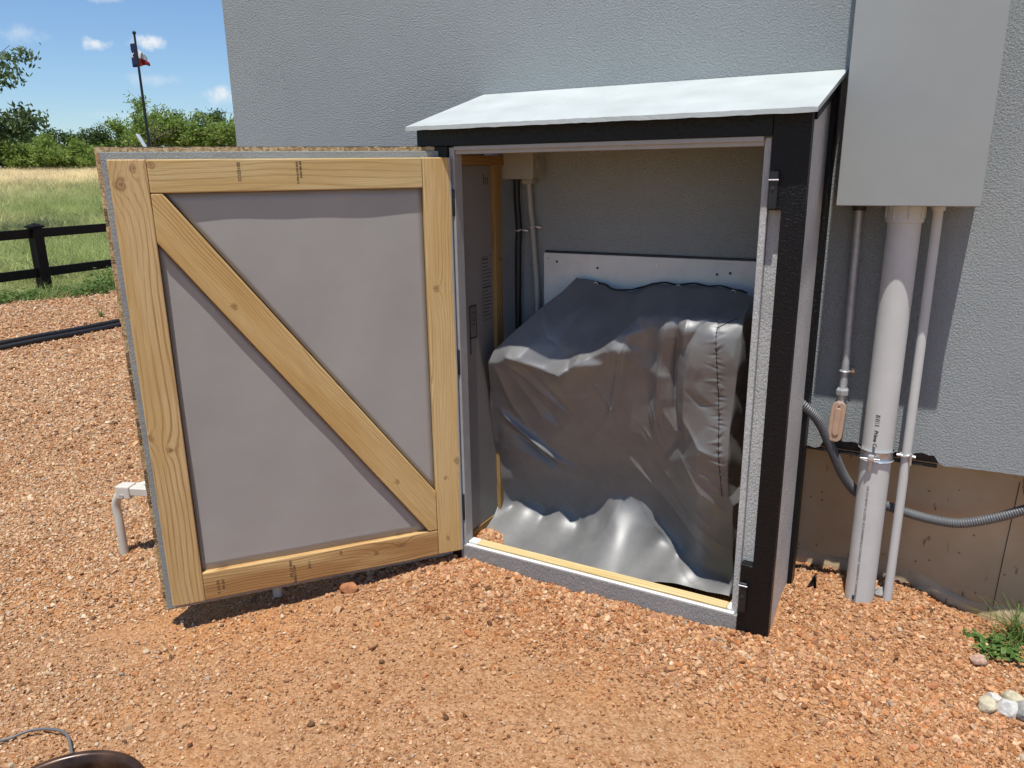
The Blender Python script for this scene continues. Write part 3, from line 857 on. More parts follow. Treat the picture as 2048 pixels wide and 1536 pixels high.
# outer sheet of strand board with frayed edge
bm = bmesh.new()
zz = np.linspace(-.016, 1.441, 120); xx = np.linspace(-.002, 1.0155, 90)
lp = [(-.002 + random.uniform(-.001, .001), z) for z in zz[:-1]] + [(x, 1.441 + random.uniform(-.0022, .0012)) for x in xx[:-1]] \
    + [(1.0195 + random.uniform(-.0022, .001), z) for z in zz[::-1][:-1]] + [(x, -.016) for x in xx[::-1][:-1]]
prism('siding_sheet', lp, (0, -LT - .0225, 0), (1, 0, 0), (0, 0, 1), (0, 1, 0), .011, OSB, door, frame=DM, bevel=0)
for a, b_ in (((-.0, -LT - .0415, -.014), (1.014, -LT - .023, .075)), ((-.0, -LT - .0415, 1.355), (1.014, -LT - .023, 1.4425)),
              ((-.0, -LT - .0415, .0755), (.089, -LT - .023, 1.3545)), ((.925, -LT - .0415, .0755), (1.014, -LT - .023, 1.3545))):
    box('face_trim', a, b_, BLACK, door, .0015, frame=DM)
# hinges: rounded black leaves in the gap by the jamb
for z0, z1 in ((1.222, 1.308), (.684, .776), (.136, .240)):
    bm = bmesh.new(); bm_box(bm, (-.013, -.030, z0), (-.0006, -.003, z1), .0055, 3)
    from_bm('hinge', bm, RUBBER, door, DM, True)
# stamps
TM = lambda x, z, rot: DM @ axes((x, .0003, z), (-math.cos(rot), 0, math.sin(rot)), (math.sin(rot), 0, math.cos(rot)), (0, 1, 0))
dn = R(-90)
text_mesh('lettering', '00102121', .0138, INK, tr, TM(.6505, 1.3975, dn))
text_mesh('lettering', 'SPIB KD19 NO.2', .0092, INK, tr, TM(.4835, 1.3985, dn))
text_mesh('lettering', 'HT 501 S-P-F', .0088, INK, tr, TM(.4735, 1.3985, dn), bold=.0003)
for x, s, z in ((.849, 'KD HT 2', .083), (.834, 'SYP 40', .084), (.617, 'SPIB HT KD', .105), (.606, 'NO.2 PRIME', .085), (.556, '7 SYP', .092), (.448, 'HT', .108)):
    text_mesh('lettering', s, .0125, INK, br, TM(x, z, dn))
ss = [o for o in COL.objects if o.name.startswith('siding_sheet')][0]
TS = lambda z: DM @ axes((1.0035, -LT - .0112, z), (0, 0, 1), (1, 0, 0), (0, 1, 0))
for z, s in ((.030, 'LP-1'), (.222, 'CSA 0325-0'), (.352, '0.451 CAT EX1 BC60 30'), (.560, 'RATED STURD-I'), (.706, 'SHEATHING 1 888-820-0325'), (1.12, '| |'), (1.225, 'STRONG')):
    text_mesh('lettering', s, .0122, INK, ss, DM @ axes((1.0060 + .0118, -LT - .0112, z), (0, 0, 1), (-1, 0, 0), (0, 1, 0)) , bold=.0003)

# ------------------------------------------------------------------ things inside the shed
mb = empty('mounting_board', (-.92, W - .002, .98), 'white mounting board screwed to the wall above the covered unit', 'board')
box('board', (-1.302, W - .014, .86), (-.455, W - .0015, 1.069), WHITEP, mb, .0015)
box('gasket', (-1.298, W - .009, 1.0695), (-.455, W - .001, 1.0765), RUBBER, mb, .001)
for px_, pz_ in ((-1.283, 1.048), (-1.247, 1.038), (-1.085, 1.022), (-.865, 1.043), (-.655, 1.021), (-.612, 1.027)):
    tube('screw', [(px_, W - .0165, pz_), (px_, W - .0135, pz_)], .0042, ZINC if px_ in (-1.283, -.865) else DARKM, mb, 10)

jb = empty('junction_box', (-1.365, W - .005, 1.335), 'grey junction box high in the left corner inside the shed', 'electrical box')
box('box_body', (-1.428, 2.470, 1.337), (-1.300, W - .001, 1.470), JBOX, jb, .004, 2)
box('box_cover', (-1.431, 2.4625, 1.334), (-1.297, 2.4695, 1.473), JBOX, jb, .003, 2)
box('hub', (-1.372, 2.515, 1.316), (-1.330, 2.556, 1.3365), JBOX, jb, .004, 2)
tube('knockout', [(-1.392, 2.515, 1.331), (-1.392, 2.515, 1.3368)], .020, DARKM, jb, 16)
tube('knockout', [(-1.2995, 2.52, 1.385), (-1.2955, 2.52, 1.385)], .022, JBOX, jb, 20)
cb = tube('power_cable', spline([(-1.4005, 2.532, 1.335), (-1.401, 2.535, 1.25), (-1.396, 2.536, 1.16), (-1.400, 2.536, 1.05), (-1.402, 2.536, .80), (-1.395, 2.53, .4), (-1.36, 2.50, .1)]), .0125, RUBBER, None, 14)
tag(cb, 'thick black cable dropping from the junction box inside shed', 'cable')
lc = empty('liquid_tight_conduit', (-1.349, 2.54, .5), 'thin grey conduit beside the black cable inside the shed', 'conduit')
tube('pipe', spline([(-1.352, 2.537, 1.318), (-1.349, 2.540, 1.24), (-1.342, 2.543, 1.16), (-1.333, 2.543, 1.04), (-1.323, 2.540, .90), (-1.315, 2.53, .6), (-1.31, 2.52, .2)]), .0105, JBOX, lc, 14)
for nm, par, (x, z) in (('strap', lc, (-1.342, 1.163)), ('strap', cb, (-1.396, 1.150))):
    Mi = Matrix.Identity(4)
    V, F = tube_geo([(x + .0145 * math.cos(a), 2.541 - .0145 * math.sin(a) - (.002 if par is cb else 0), z + .002 * math.sin(a * 3)) for a in np.linspace(-.2, math.pi + .2, 14)], .0028, 8)
    s_ = obj(nm, V, F, ZINC, par, Mi, True)
    tube('strap_ear', [(x + .016, 2.545, z), (x + .031, 2.552, z - .003)], .0045, ZINC, s_, 8)

# covered unit -------------------------------------------------------
cov = empty('equipment_cover', (-.93, 2.4, 0), 'grey vinyl cover draped over equipment inside the shed', 'cover')
CP = np.array([  # x, z, depth y
    (-1.385, .70, 2.278), (-1.385, .60, 2.318), (-1.385, .35, 2.375), (-1.385, .20, 2.410), (-1.385, .07, 2.42), (-1.385, .045, 2.34), (-1.385, .0, 2.215), (-1.43, .05, 2.34), (-1.43, .0, 2.22), (-1.43, .3, 2.40), (-1.30, .77, 2.288),
    (-1.30, .725, 2.262), (-1.30, .66, 2.300), (-1.25, .735, 2.260), (-1.25, .665, 2.302), (-1.25, .55, 2.340), (-1.25, .35, 2.385), (-1.25, .20, 2.42), (-1.25, .06, 2.442), (-1.25, .038, 2.40), (-1.25, -.01, 2.21),
    (-1.22, .775, 2.292), (-1.22, .90, 2.42), (-1.13, .985, 2.53), (-1.09, .705, 2.260), (-1.09, .745, 2.300), (-1.09, .63, 2.305), (-1.09, .50, 2.350), (-1.09, .35, 2.40), (-1.09, .15, 2.442), (-1.09, .07, 2.43), (-1.09, .045, 2.39), (-1.09, .0, 2.205),
    (-1.00, .737, 2.258), (-1.00, .775, 2.292), (-1.0, .88, 2.41), (-1.0, .975, 2.53), (-1.0, .67, 2.302), (-1.0, .50, 2.35), (-1.0, .35, 2.40), (-1.0, .16, 2.438), (-1.0, .10, 2.40), (-1.0, .01, 2.20),
    (-.90, .80, 2.262), (-.90, .835, 2.288), (-.90, .90, 2.38), (-.90, .965, 2.53), (-.90, .72, 2.305), (-.9, .55, 2.345), (-.93, .38, 2.395), (-.93, .215, 2.432), (-.93, .14, 2.375), (-.93, .02, 2.195),
    (-.86, .21, 2.437), (-.86, .13, 2.38), (-.86, .02, 2.197),
    (-.80, .915, 2.305), (-.80, .875, 2.285), (-.80, .985, 2.53), (-.80, .80, 2.305), (-.80, .65, 2.335), (-.80, .40, 2.385), (-.78, .16, 2.452), (-.78, .07, 2.41), (-.78, .0, 2.215),
    (-.70, .93, 2.258), (-.70, .895, 2.238), (-.70, .985, 2.53), (-.70, .80, 2.262), (-.70, .65, 2.285), (-.70, .50, 2.330), (-.7, .3, 2.38), (-.7, .15, 2.43), (-.7, .04, 2.435), (-.7, -.02, 2.27),
    (-.60, .935, 2.25), (-.60, .89, 2.217), (-.60, .985, 2.50), (-.60, .70, 2.226), (-.60, .50, 2.230), (-.6, .35, 2.275), (-.6, .2, 2.325), (-.6, .08, 2.365), (-.6, .0, 2.36),
    (-.50, .935, 2.26), (-.50, .88, 2.225), (-.50, .985, 2.49), (-.50, .70, 2.234), (-.50, .50, 2.234), (-.5, .35, 2.28), (-.5, .2, 2.33), (-.5, .08, 2.37), (-.5, .0, 2.385)])


def rbf_fit(P, v):
    D = np.linalg.norm(P[:, None] - P[None], axis=-1)
    A = np.sqrt(D * D + .014 ** 2)
    n_ = len(P)
    K = np.zeros((n_ + 3, n_ + 3)); K[:n_, :n_] = A + 1e-4 * np.eye(n_)
    K[:n_, n_] = 1; K[:n_, n_ + 1:] = P; K[n_, :n_] = 1; K[n_ + 1:, :n_] = P.T
    w = np.linalg.solve(K, np.concatenate([v, np.zeros(3)]))
    return w


PW = rbf_fit(CP[:, :2], CP[:, 2])


def seg_dist(x, z, pl):
    best = np.full(x.shape, 9.0); par = np.zeros(x.shape)
    acc = 0
    Ls = [math.dist(pl[i], pl[i + 1]) for i in range(len(pl) - 1)]
    tot = sum(Ls)
    for i in range(len(pl) - 1):
        ax_, az_ = pl[i]; bx_, bz_ = pl[i + 1]
        dx, dz = bx_ - ax_, bz_ - az_
        tt = np.clip(((x - ax_) * dx + (z - az_) * dz) / (dx * dx + dz * dz), 0, 1)
        d = np.hypot(x - ax_ - tt * dx, z - az_ - tt * dz)
        q = (acc + tt * Ls[i]) / tot
        mm_ = d < best
        best = np.where(mm_, d, best); par = np.where(mm_, q, par)
        acc += Ls[i]
    return best, par


CREASES = [  # polyline (x,z), half width, amplitude (+ = towards viewer), taper at ends
    ([(-1.37, .50), (-1.2, .37), (-1.06, .27)], .008, .012, 1), ([(-1.30, .70), (-1.12, .55), (-.95, .42)], .009, .009, 1), ([(-1.02, .72), (-.93, .58), (-.92, .48)], .009, .008, 1),
    ([(-.85, .88), (-.90, .72), (-.93, .56)], .011, .012, 1), ([(-1.24, .70), (-1.08, .52), (-.97, .44)], .009, -.009, 1), ([(-.92, .44), (-.86, .36), (-.75, .25), (-.58, .10)], .009, .009, 1),
    ([(-.79, .62), (-.74, .46)], .006, .008, 1), ([(-.83, .50), (-.79, .42)], .005, .007, 1), ([(-1.15, .60), (-1.02, .62), (-.95, .66)], .006, .004, 1), ([(-1.36, .62), (-1.31, .50)], .006, .007, 1),
    ([(-.66, .60), (-.60, .52), (-.54, .50)], .008, .007, 1), ([(-.65, .70), (-.60, .66), (-.55, .67)], .007, -.006, 1), ([(-.64, .44), (-.58, .42), (-.53, .38)], .007, .006, 1),
    ([(-1.30, .735), (-1.16, .70), (-1.09, .69)], .020, .014, 0), ([(-1.09, .69), (-1.04, .735), (-.93, .79)], .020, .012, 0),
    ([(-1.07, .75), (-1.06, .715), (-1.035, .70)], .010, -.010, 1), ([(-1.03, .77), (-1.04, .72)], .012, .010, 1),
    ([(-.93, .80), (-.83, .915)], .03, .02, 1), ([(-.83, .93), (-.86, .80), (-.90, .62), (-1.02, .42)], .022, .012, 1),
    ([(-.72, .93), (-.74, .80), (-.76, .66), (-.78, .5)], .026, .024, 1), ([(-.69, .93), (-.685, .86), (-.70, .76), (-.70, .62), (-.685, .56)], .013, -.036, 1),
    ([(-.66, .945), (-.655, .90), (-.66, .83)], .018, .016, 1), ([(-.66, .83), (-.61, .91), (-.55, .945)], .014, -.014, 1),
    ([(-.625, .86), (-.655, .74), (-.66, .62), (-.65, .50)], .026, .016, 1), ([(-.735, .74), (-.745, .62), (-.72, .52)], .03, .014, 1),
    ([(-.735, .60), (-.70, .54), (-.67, .55)], .012, .008, 1), ([(-.80, .60), (-.76, .46)], .007, .006, 1), ([(-.82, .52), (-.77, .44)], .006, .006, 1), ([(-.83, .47), (-.80, .43)], .005, .005, 1),
    ([(-1.36, .69), (-1.34, .60), (-1.31, .52), (-1.27, .45)], .016, .012, 1), ([(-1.37, .50), (-1.27, .42), (-1.17, .34), (-1.10, .29)], .016, .030, 1), ([(-1.36, .44), (-1.26, .36), (-1.17, .30)], .022, -.030, 1),
    ([(-1.35, .37), (-1.2, .29), (-1.02, .19)], .02, .012, 1), ([(-1.30, .66), (-1.2, .5), (-1.02, .42), (-.92, .36)], .03, .010, 1), ([(-1.22, .58), (-1.12, .45)], .03, -.012, 1),
    ([(-.93, .20), (-.95, .12), (-1.0, .04)], .02, .010, 1), ([(-.87, .24), (-.79, .13), (-.70, .04), (-.60, -.02)], .018, .012, 1),
    ([(-.95, .40), (-.8, .30), (-.65, .16)], .03, .010, 1), ([(-.80, .42), (-.68, .30), (-.55, .22)], .016, .010, 1), ([(-.75, .33), (-.62, .22), (-.53, .15)], .02, .010, 1),
    ([(-.68, .47), (-.60, .36), (-.52, .30)], .025, .012, 1), 
    ([(-1.26, .93), (-1.20, .86), (-1.16, .80)], .02, .012, 1), ([(-1.08, .93), (-1.03, .85)], .03, .010, 1), ([(-.98, .97), (-.86, .93), (-.80, .90)], .03, .018, 1), ([(-1.2, .84), (-1.17, .80), (-1.11, .77)], .012, -.008, 1)]
for i in range(46):   # puckers along the right seam
    z = .36 + .013 * i + random.uniform(-.003, .003)
    xs0 = float(np.interp(z, [.36, .5, .7, .85, .905], [-.526, -.534, -.545, -.556, -.562]))
    side = 1 if i % 3 else -1
    ln_ = random.uniform(.02, .055) if side < 0 else random.uniform(.015, .035)
    CREASES.append(([(xs0, z), (xs0 + side * ln_, z + random.uniform(-.012, .02))], .0042, random.choice([-1, 1]) * random.uniform(.002, .0045), 2))


def cov_rbf(x, z):
    P = CP[:, :2]
    y = np.full(x.shape, PW[-3]) + PW[-2] * x + PW[-1] * z
    for i in range(len(P)):
        y = y + PW[i] * np.sqrt((x - P[i, 0]) ** 2 + (z - P[i, 1]) ** 2 + .014 ** 2)
    return y


# stiff sheet: flat facets between irregular points, softened a few millimetres at the folds
from mathutils.geometry import delaunay_2d_cdt
_g = np.random.default_rng(23)
pts_ = [tuple(p) for p in CP]
while len(pts_) < len(CP) + 90:
    q = (_g.uniform(-1.44, -.46), _g.uniform(.0, 1.0))
    if min(math.dist(q, p[:2]) for p in pts_) > .030:
        y_ = float(cov_rbf(np.array([q[0]]), np.array([q[1]]))[0])
        lit_ = q[1] > .66 or q[0] > -.66
        pts_.append((q[0], q[1], y_ + _g.normal(0, .0022 if lit_ else .0042)))
for q in ((-1.6, -.1), (-.3, -.1), (-1.6, 1.2), (-.3, 1.2)): pts_.append((*q, 2.4))
TA = np.array(pts_)
tri_ = delaunay_2d_cdt([Vector(p[:2]) for p in pts_], [], [], 0, 1e-6)
TV = np.array([tuple(v) for v in tri_[0]]); TO = np.array([TA[o[0], 2] for o in tri_[3]])
GX = np.arange(-1.46, -.44, .003); GZ = np.arange(-.06, 1.03, .003)
GXX, GZZ = np.meshgrid(GX, GZ)
TB = np.full(GXX.shape, 2.4)
for f in tri_[2]:
    a_, b_, c_ = TV[list(f)]
    x0, x1 = min(a_[0], b_[0], c_[0]), max(a_[0], b_[0], c_[0]); z0, z1 = min(a_[1], b_[1], c_[1]), max(a_[1], b_[1], c_[1])
    ix = slice(max(0, np.searchsorted(GX, x0) - 1), np.searchsorted(GX, x1) + 1); iz = slice(max(0, np.searchsorted(GZ, z0) - 1), np.searchsorted(GZ, z1) + 1)
    xx_, zz_ = GXX[iz, ix], GZZ[iz, ix]
    if xx_.size == 0: continue
    dt = (b_[1] - c_[1]) * (a_[0] - c_[0]) + (c_[0] - b_[0]) * (a_[1] - c_[1])
    if abs(dt) < 1e-12: continue
    l0 = ((b_[1] - c_[1]) * (xx_ - c_[0]) + (c_[0] - b_[0]) * (zz_ - c_[1])) / dt
    l1 = ((c_[1] - a_[1]) * (xx_ - c_[0]) + (a_[0] - c_[0]) * (zz_ - c_[1])) / dt
    l2 = 1 - l0 - l1
    ins = (l0 >= -1e-6) & (l1 >= -1e-6) & (l2 >= -1e-6)
    v_ = l0 * TO[f[0]] + l1 * TO[f[1]] + l2 * TO[f[2]]
    TB[iz, ix] = np.where(ins, v_, TB[iz, ix])


def blur(A, k=1):
    for _ in range(k):
        B = np.pad(A, 1, mode='edge')
        A = (B[:-2, 1:-1] + 2 * B[1:-1, 1:-1] + B[2:, 1:-1]) / 4
        B = np.pad(A, 1, mode='edge')
        A = (B[1:-1, :-2] + 2 * B[1:-1, 1:-1] + B[1:-1, 2:]) / 4
    return A


wf_ = .62 * np.clip((GZZ - .24) / .14, 0, 1)
TB = wf_ * blur(TB, 3) + (1 - wf_) * blur(cov_rbf(GXX, GZZ), 5)
for pl, wd, am, tp in CREASES:
    if tp == 2: continue
    d, q = seg_dist(GXX, GZZ, pl)
    e = 1.0 if tp == 0 else np.sin(np.pi * np.clip(q * .92 + .04, 0, 1)) ** .7
    TB = TB - am * np.exp(-np.sqrt(d * d + .0012 ** 2) / (wd * .8)) * e
TB = blur(TB, 1)
for pl, wd, am, tp in CREASES:
    if tp != 2: continue
    d, q = seg_dist(GXX, GZZ, pl)
    TB = TB - am * np.exp(-(d / wd) ** 2) * (1 - q) ** 1.2
TB = np.minimum(TB, W - .030)


def cov_y(x, z):
    x = np.asarray(x, float); z = np.asarray(z, float)
    fx_ = np.clip((x - GX[0]) / .003, 0, len(GX) - 1.001); fz_ = np.clip((z - GZ[0]) / .003, 0, len(GZ) - 1.001)
    i, j = fx_.astype(int), fz_.astype(int); u, v = fx_ - i, fz_ - j
    return (TB[j, i] * (1 - u) + TB[j, i + 1] * u) * (1 - v) + (TB[j + 1, i] * (1 - u) + TB[j + 1, i + 1] * u) * v


NU, NV = 340, 360
uu = np.linspace(0, 1, NU); vv = np.linspace(0, 1, NV)
xl_t = lambda q: np.interp(q, [-.03, .03, .12, .3, .5, .62, .70, .74, .985], [-1.400, -1.424, -1.430, -1.430, -1.420, -1.40, -1.385, -1.37, -1.145])
xr_t = lambda q: np.interp(q, [-.05, .05, .33, .36, .6, .86, .93, .985], [-.50, -.498, -.492, -.506, -.506, -.488, -.492, -.515])
ztop = lambda u: np.interp(u, [0, .05, .12, .24, .36, .44, .62, .80, .93, 1], [.985, .985, .978, .958, .956, .982, .987, .988, .985, .972])
zbot = lambda u: np.interp(u, [0, .1, .25, .4, .5, .62, .8, .92, 1], [-.030, -.030, -.020, -.005, .010, .010, -.010, -.03, -.035])
U, Vv = np.meshgrid(uu, vv)
Z = zbot(U) + (ztop(U) - zbot(U)) * Vv
X = xl_t(Z) + (xr_t(Z) - xl_t(Z)) * U
Yc = cov_y(X, Z)
G = np.stack([X, Yc, Z], -1)
rows_ = [G[:, i] for i in range(NU)]
# sides roll back to the wall
def side(col, sgn, k=26):
    out = []
    for j in range(1, k + 1):
        q = j / k
        c = col.copy()
        c[:, 1] = col[:, 1] + (W - .025 - col[:, 1]) * q
        c[:, 0] = col[:, 0] + sgn * (.010 * math.sin(min(1, q * 3) * math.pi / 2)) + .003 * np.sin(col[:, 2] * 40 + q * 7)
        out.append(c)
    return out
full = side(rows_[0], -1)[::-1] + rows_ + side(rows_[-1], 1)
Vn = np.stack(full, 1)          # NV x NC x 3
NC = Vn.shape[1]
idx = np.arange(NV * NC).reshape(NV, NC)
F = np.stack([idx[:-1, :-1], idx[:-1, 1:], idx[1:, 1:], idx[1:, :-1]], -1).reshape(-1, 4)
o = obj('cover_sheet', (Vn.reshape(-1, 3) - np.array([-.93, 2.4, 0])).tolist(), F.tolist(), VINYL, cov, Matrix.Translation((-.93, 2.4, 0)), True)
# seam welt along the right front corner, drawcord and eyelets at the back
sp_ = []
for z in np.linspace(.36, .905, 60):
    x = float(np.interp(z, [.36, .5, .7, .85, .905], [-.526, -.534, -.545, -.556, -.562]))
    sp_.append((x, float(cov_y(x, z)) - .0006, z))
sp_ += [(x, float(cov_y(x, z)) - .0012, z) for x, z in zip(np.linspace(-.561, -.512, 14), np.linspace(.908, .935, 14))]
tube('seam', sp_, .0011, VIN_D, cov, 6)
cc = []
for u in np.linspace(.12, .97, 70):
    z = float(ztop(u)); x = float(xl_t(z) + (xr_t(z) - xl_t(z)) * u)
    cc.append((x, float(cov_y(x, z)) - .004, z + .002 + .003 * math.sin(u * 40)))
tube('drawcord', cc, .003, VIN_D, cov, 6)
for u in (.13, .60, .90):
    z = float(ztop(u)) - .006; x = float(xl_t(z) + (xr_t(z) - xl_t(z)) * u); y = float(cov_y(x, z)) - .003
    V, F = tube_geo([(x + .0075 * math.cos(a), y - .004 * math.sin(a), z + .0065 * math.sin(a)) for a in np.linspace(0, 2 * math.pi, 17)], .0018, 6, False)
    obj('eyelet', V, F, ZINC, cov, smooth=True)

# ------------------------------------------------------------------ meter enclosure and conduits on the right
mt = empty('meter_enclosure', (-.11, W, 1.254), 'tall grey metal electrical enclosure on the wall right of the shed', 'electrical box')
box('enclosure_body', (-.283, 2.402, 1.2575), (.0585, W - .0015, 2.60), METER, mt, .003, 2)
box('enclosure_cover', (-.288, 2.3935, 1.254), (.0662, 2.4015, 2.604), METER, mt, .0025, 2)
box('cover_lip', (.0595, 2.402, 1.75), (.0635, 2.46, 2.60), METER, mt, .001)
# 3 inch riser
rs = empty('conduit_riser', (-.115, 2.5, 0), 'wide grey plastic riser pipe running from the enclosure into the gravel', 'pipe')
pr = .0443
PX, PY = -.113, 2.498
tube('pipe', [(PX, PY, -.2), (PX, PY, .6), (PX, PY, 1.2505)], pr, PVC, rs, 40)
bm = bmesh.new()
V, F = tube_geo([(PX, PY, 1.2045), (PX, PY, 1.2065), (PX, PY, 1.2525)], [pr + .003, pr + .0055, pr + .0055], 40)
col_ = obj('collar', V, F, PVC, rs, smooth=False)
for a in range(0, 360, 45):
    ca, sa = math.cos(R(a + 12)), math.sin(R(a + 12))
    bxm = axes((PX + ca * (pr + .0055), PY + sa * (pr + .0055), 1.233), (-sa, ca, 0), (ca, sa, 0), (0, 0, -1))
    bm = bmesh.new(); bm_box(bm, (-.002, -.002, -.017), (.002, .003, .017), .0008); from_bm('collar_rib', bm, PVC, rs, bxm)


def on_pipe(th0, z0):
    """text running down the pipe: text x -> -z, text y -> angle"""
    def f(v):
        th = th0 + v.y / pr
        return Vector((PX + (pr + .0004) * math.cos(th), PY + (pr + .0004) * math.sin(th), z0 - v.x))
    return f


th = R(-104)
text_mesh('lettering', 'Prime Conduit', .0155, INKP, rs, Matrix.Identity(4), warp=on_pipe(th, .588), shear=.15, bold=.0004)
text_mesh('lettering', '3 IN SCH 40 PVC UL LISTED  ECO NONMETALLIC CONDUIT  MAXIMUM 90 C UNDERGROUND  SCHEDULE 40 PVC', .0098, INKP, rs, Matrix.Identity(4), warp=on_pipe(th - .06, .405))
bm = bmesh.new()
for i, w_ in enumerate((.0035, .0018, .0028, .0018, .0012, .0028)):
    z = .636 - i * .0063
    for q in range(4):
        t0 = th - .02 + q * .07
        va_ = [bm.verts.new(on_pipe(t0 + e, z - f_)(Vector((0, 0, 0)))) for e, f_ in ((0, 0), (.07, 0), (.07, w_), (0, w_))]
        bm.faces.new(va_)
from_bm('code_print', bm, INKP, rs)
tube('code_mark', [(PX + (pr + .0006) * math.cos(th - .1), PY + (pr + .0006) * math.sin(th - .1), .022), (PX + (pr + .0006) * math.cos(th - .1), PY + (pr + .0006) * math.sin(th - .1), .008)], .004, INKP, rs, 8)
# strap on the riser
V, F = [], []
for zz_, rr_ in ((.520, pr + .010), (.515, pr + .002), (.492, pr + .002), (.486, pr + .007)):
    for k_ in range(41):
        a = math.pi + math.pi * k_ / 40
        V.append((PX + rr_ * math.cos(a), PY + rr_ * math.sin(a), zz_))
for j in range(3):
    for k_ in range(40): F.append((j * 41 + k_, j * 41 + k_ + 1, (j + 1) * 41 + k_ + 1, (j + 1) * 41 + k_))
cl = obj('clamp', V, F, ZINC, rs, smooth=True)
box('clamp_nut', (PX - .020, PY - pr - .020, .494), (PX - .002, PY - pr - .004, .512), ZINC, cl, .003, 2)
tube('clamp_bolt', [(PX - .040, PY - pr - .011, .497), (PX + .014, PY - pr - .011, .499)], .003, ZINC, cl, 10)
box('clamp_tongue', (PX - .016, PY - pr - .006, .455), (PX - .007, PY - pr - .003, .493), ZINC, cl, .001)
# thin right conduit
sc_ = empty('slim_conduit', (-.03, 2.5, 0), 'slim grey conduit just right of the wide riser pipe', 'pipe')
SX, SY = -.031, 2.512
tube('pipe', [(SX, SY, -.2), (SX, SY, .5), (SX - .001, SY, 1.2505)], .0135, PVC, sc_, 24)
tube('collar', [(SX - .001, SY, 1.238), (SX - .001, SY, 1.2525)], .0185, PVC, sc_, 24)
V, F = tube_geo([(SX + .0165 * math.cos(a), SY - .016 * math.sin(a), .505 + .003 * math.sin(2 * a)) for a in np.linspace(-.3, math.pi + .3, 16)], .004, 8)
c2 = obj('clamp', V, F, ZINC, sc_, smooth=True)
tube('clamp_bolt', [(SX - .026, SY - .006, .503), (SX + .026, SY - .006, .503)], .0045, ZINC, c2, 8)
tube('clamp_ear', [(SX + .012, SY - .018, .515), (SX + .014, SY - .014, .478)], .0035, ZINC, c2, 8)
# left conduit with conduit body
lb = empty('conduit_body_run', (-.235, 2.53, .52), 'thin steel conduit left of the riser ending in an oval tan-covered fitting', 'conduit')
tube('pipe', spline([(-.2405, 2.540, 1.2525), (-.2375, 2.541, 1.1), (-.2345, 2.541, .9), (-.2315, 2.538, .79), (-.2315, 2.534, .70), (-.232, 2.532, .672)]), .0118, GALV, lb, 20)
tube('locknut', [(-.240, 2.541, 1.235), (-.240, 2.541, 1.2535)], .019, DARKM, lb, 16)
V, F = tube_geo([(-.2315 + .0135 * math.cos(a), 2.535 - .0135 * math.sin(a), .742) for a in np.linspace(-.4, math.pi + .3, 14)], .0035, 8)
st_ = obj('strap', V, F, ZINC, lb, smooth=True)
box('strap_ear', (-.217, 2.545, .735), (-.203, 2.551, .752), COPPER, st_, .002)
tube('strap_screw', [(-.209, 2.540, .744), (-.209, 2.546, .744)], .005, COPPER, st_, 10)
V, F = tube_geo([(-.232, 2.532, .663), (-.232, 2.532, .668), (-.232, 2.532, .682), (-.232, 2.532, .688)], [.0165, .020, .020, .016], 6)
obj('coupling_nut', V, F, GALV, lb)
tube('nipple', [(-.2335, 2.531, .640), (-.2325, 2.532, .664)], .0125, CAST, lb, 18)


def stadium(name, cx_, z0, z1, hw, y0, y1, mat, par, tilt=0, bevel=.002):
    pts = []
    for k_ in range(13):
        a = math.pi * k_ / 12; pts.append((hw * math.cos(a), z1 - hw + hw * math.sin(a)))
    for k_ in range(13):
        a = math.pi + math.pi * k_ / 12; pts.append((hw * math.cos(a), z0 + hw + hw * math.sin(a)))
    zc = (z0 + z1) / 2
    return prism(name, [(p[0], p[1] - zc) for p in pts], (cx_, y0, zc), (math.cos(tilt), 0, math.sin(tilt)), (-math.sin(tilt), 0, math.cos(tilt)), (0, -1, 0), -(y1 - y0), mat, par, bevel=bevel)


tl = R(-2.5)
stadium('fitting_body', -.2372, .516, .646, .0198, 2.5135, 2.562, CAST, lb, tl)
cvp = stadium('fitting_cover', -.2372, .514, .648, .0212, 2.5085, 2.5130, COPPER, lb, tl, .001)
stadium('cover_boss', -.2372, .535, .628, .0098, 2.5045, 2.5083, COPPER, cvp, tl, .0022)
for z, dx in ((.6405, .0), (.5215, -.0)):
    tube('cover_screw', [(-.2372 - (z - .581) * math.sin(-tl) * -1, 2.5055, z), (-.2372 - (z - .581) * math.sin(-tl) * -1, 2.509, z)], .0036, ZINC if z > .6 else COPPER, cvp, 10)
# corrugated flexible conduit
fl = spline([(-.352, 2.470, .645), (-.325, 2.480, .622), (-.285, 2.505, .570), (-.242, 2.535, .472), (-.205, 2.565, .385), (-.163, 2.590, .325), (-.115, 2.60, .303), (-.074, 2.605, .291), (-.029, 2.61, .279), (.058, 2.612, .267), (.142, 2.612, .271), (.231, 2.612, .309), (.31, 2.612, .357), (.42, 2.612, .43)], 60)
acc_, rad_ = 0, []
for i, p in enumerate(fl):
    if i: acc_ += (p - fl[i - 1]).length
    rad_.append(.0150 + .0014 * math.sin(acc_ / .0072 * 2 * math.pi))
fo = tube('flexible_conduit', fl, rad_, FLEXM, None, 14)
tag(fo, 'ribbed grey flexible conduit looping from the shed behind the pipes', 'conduit')

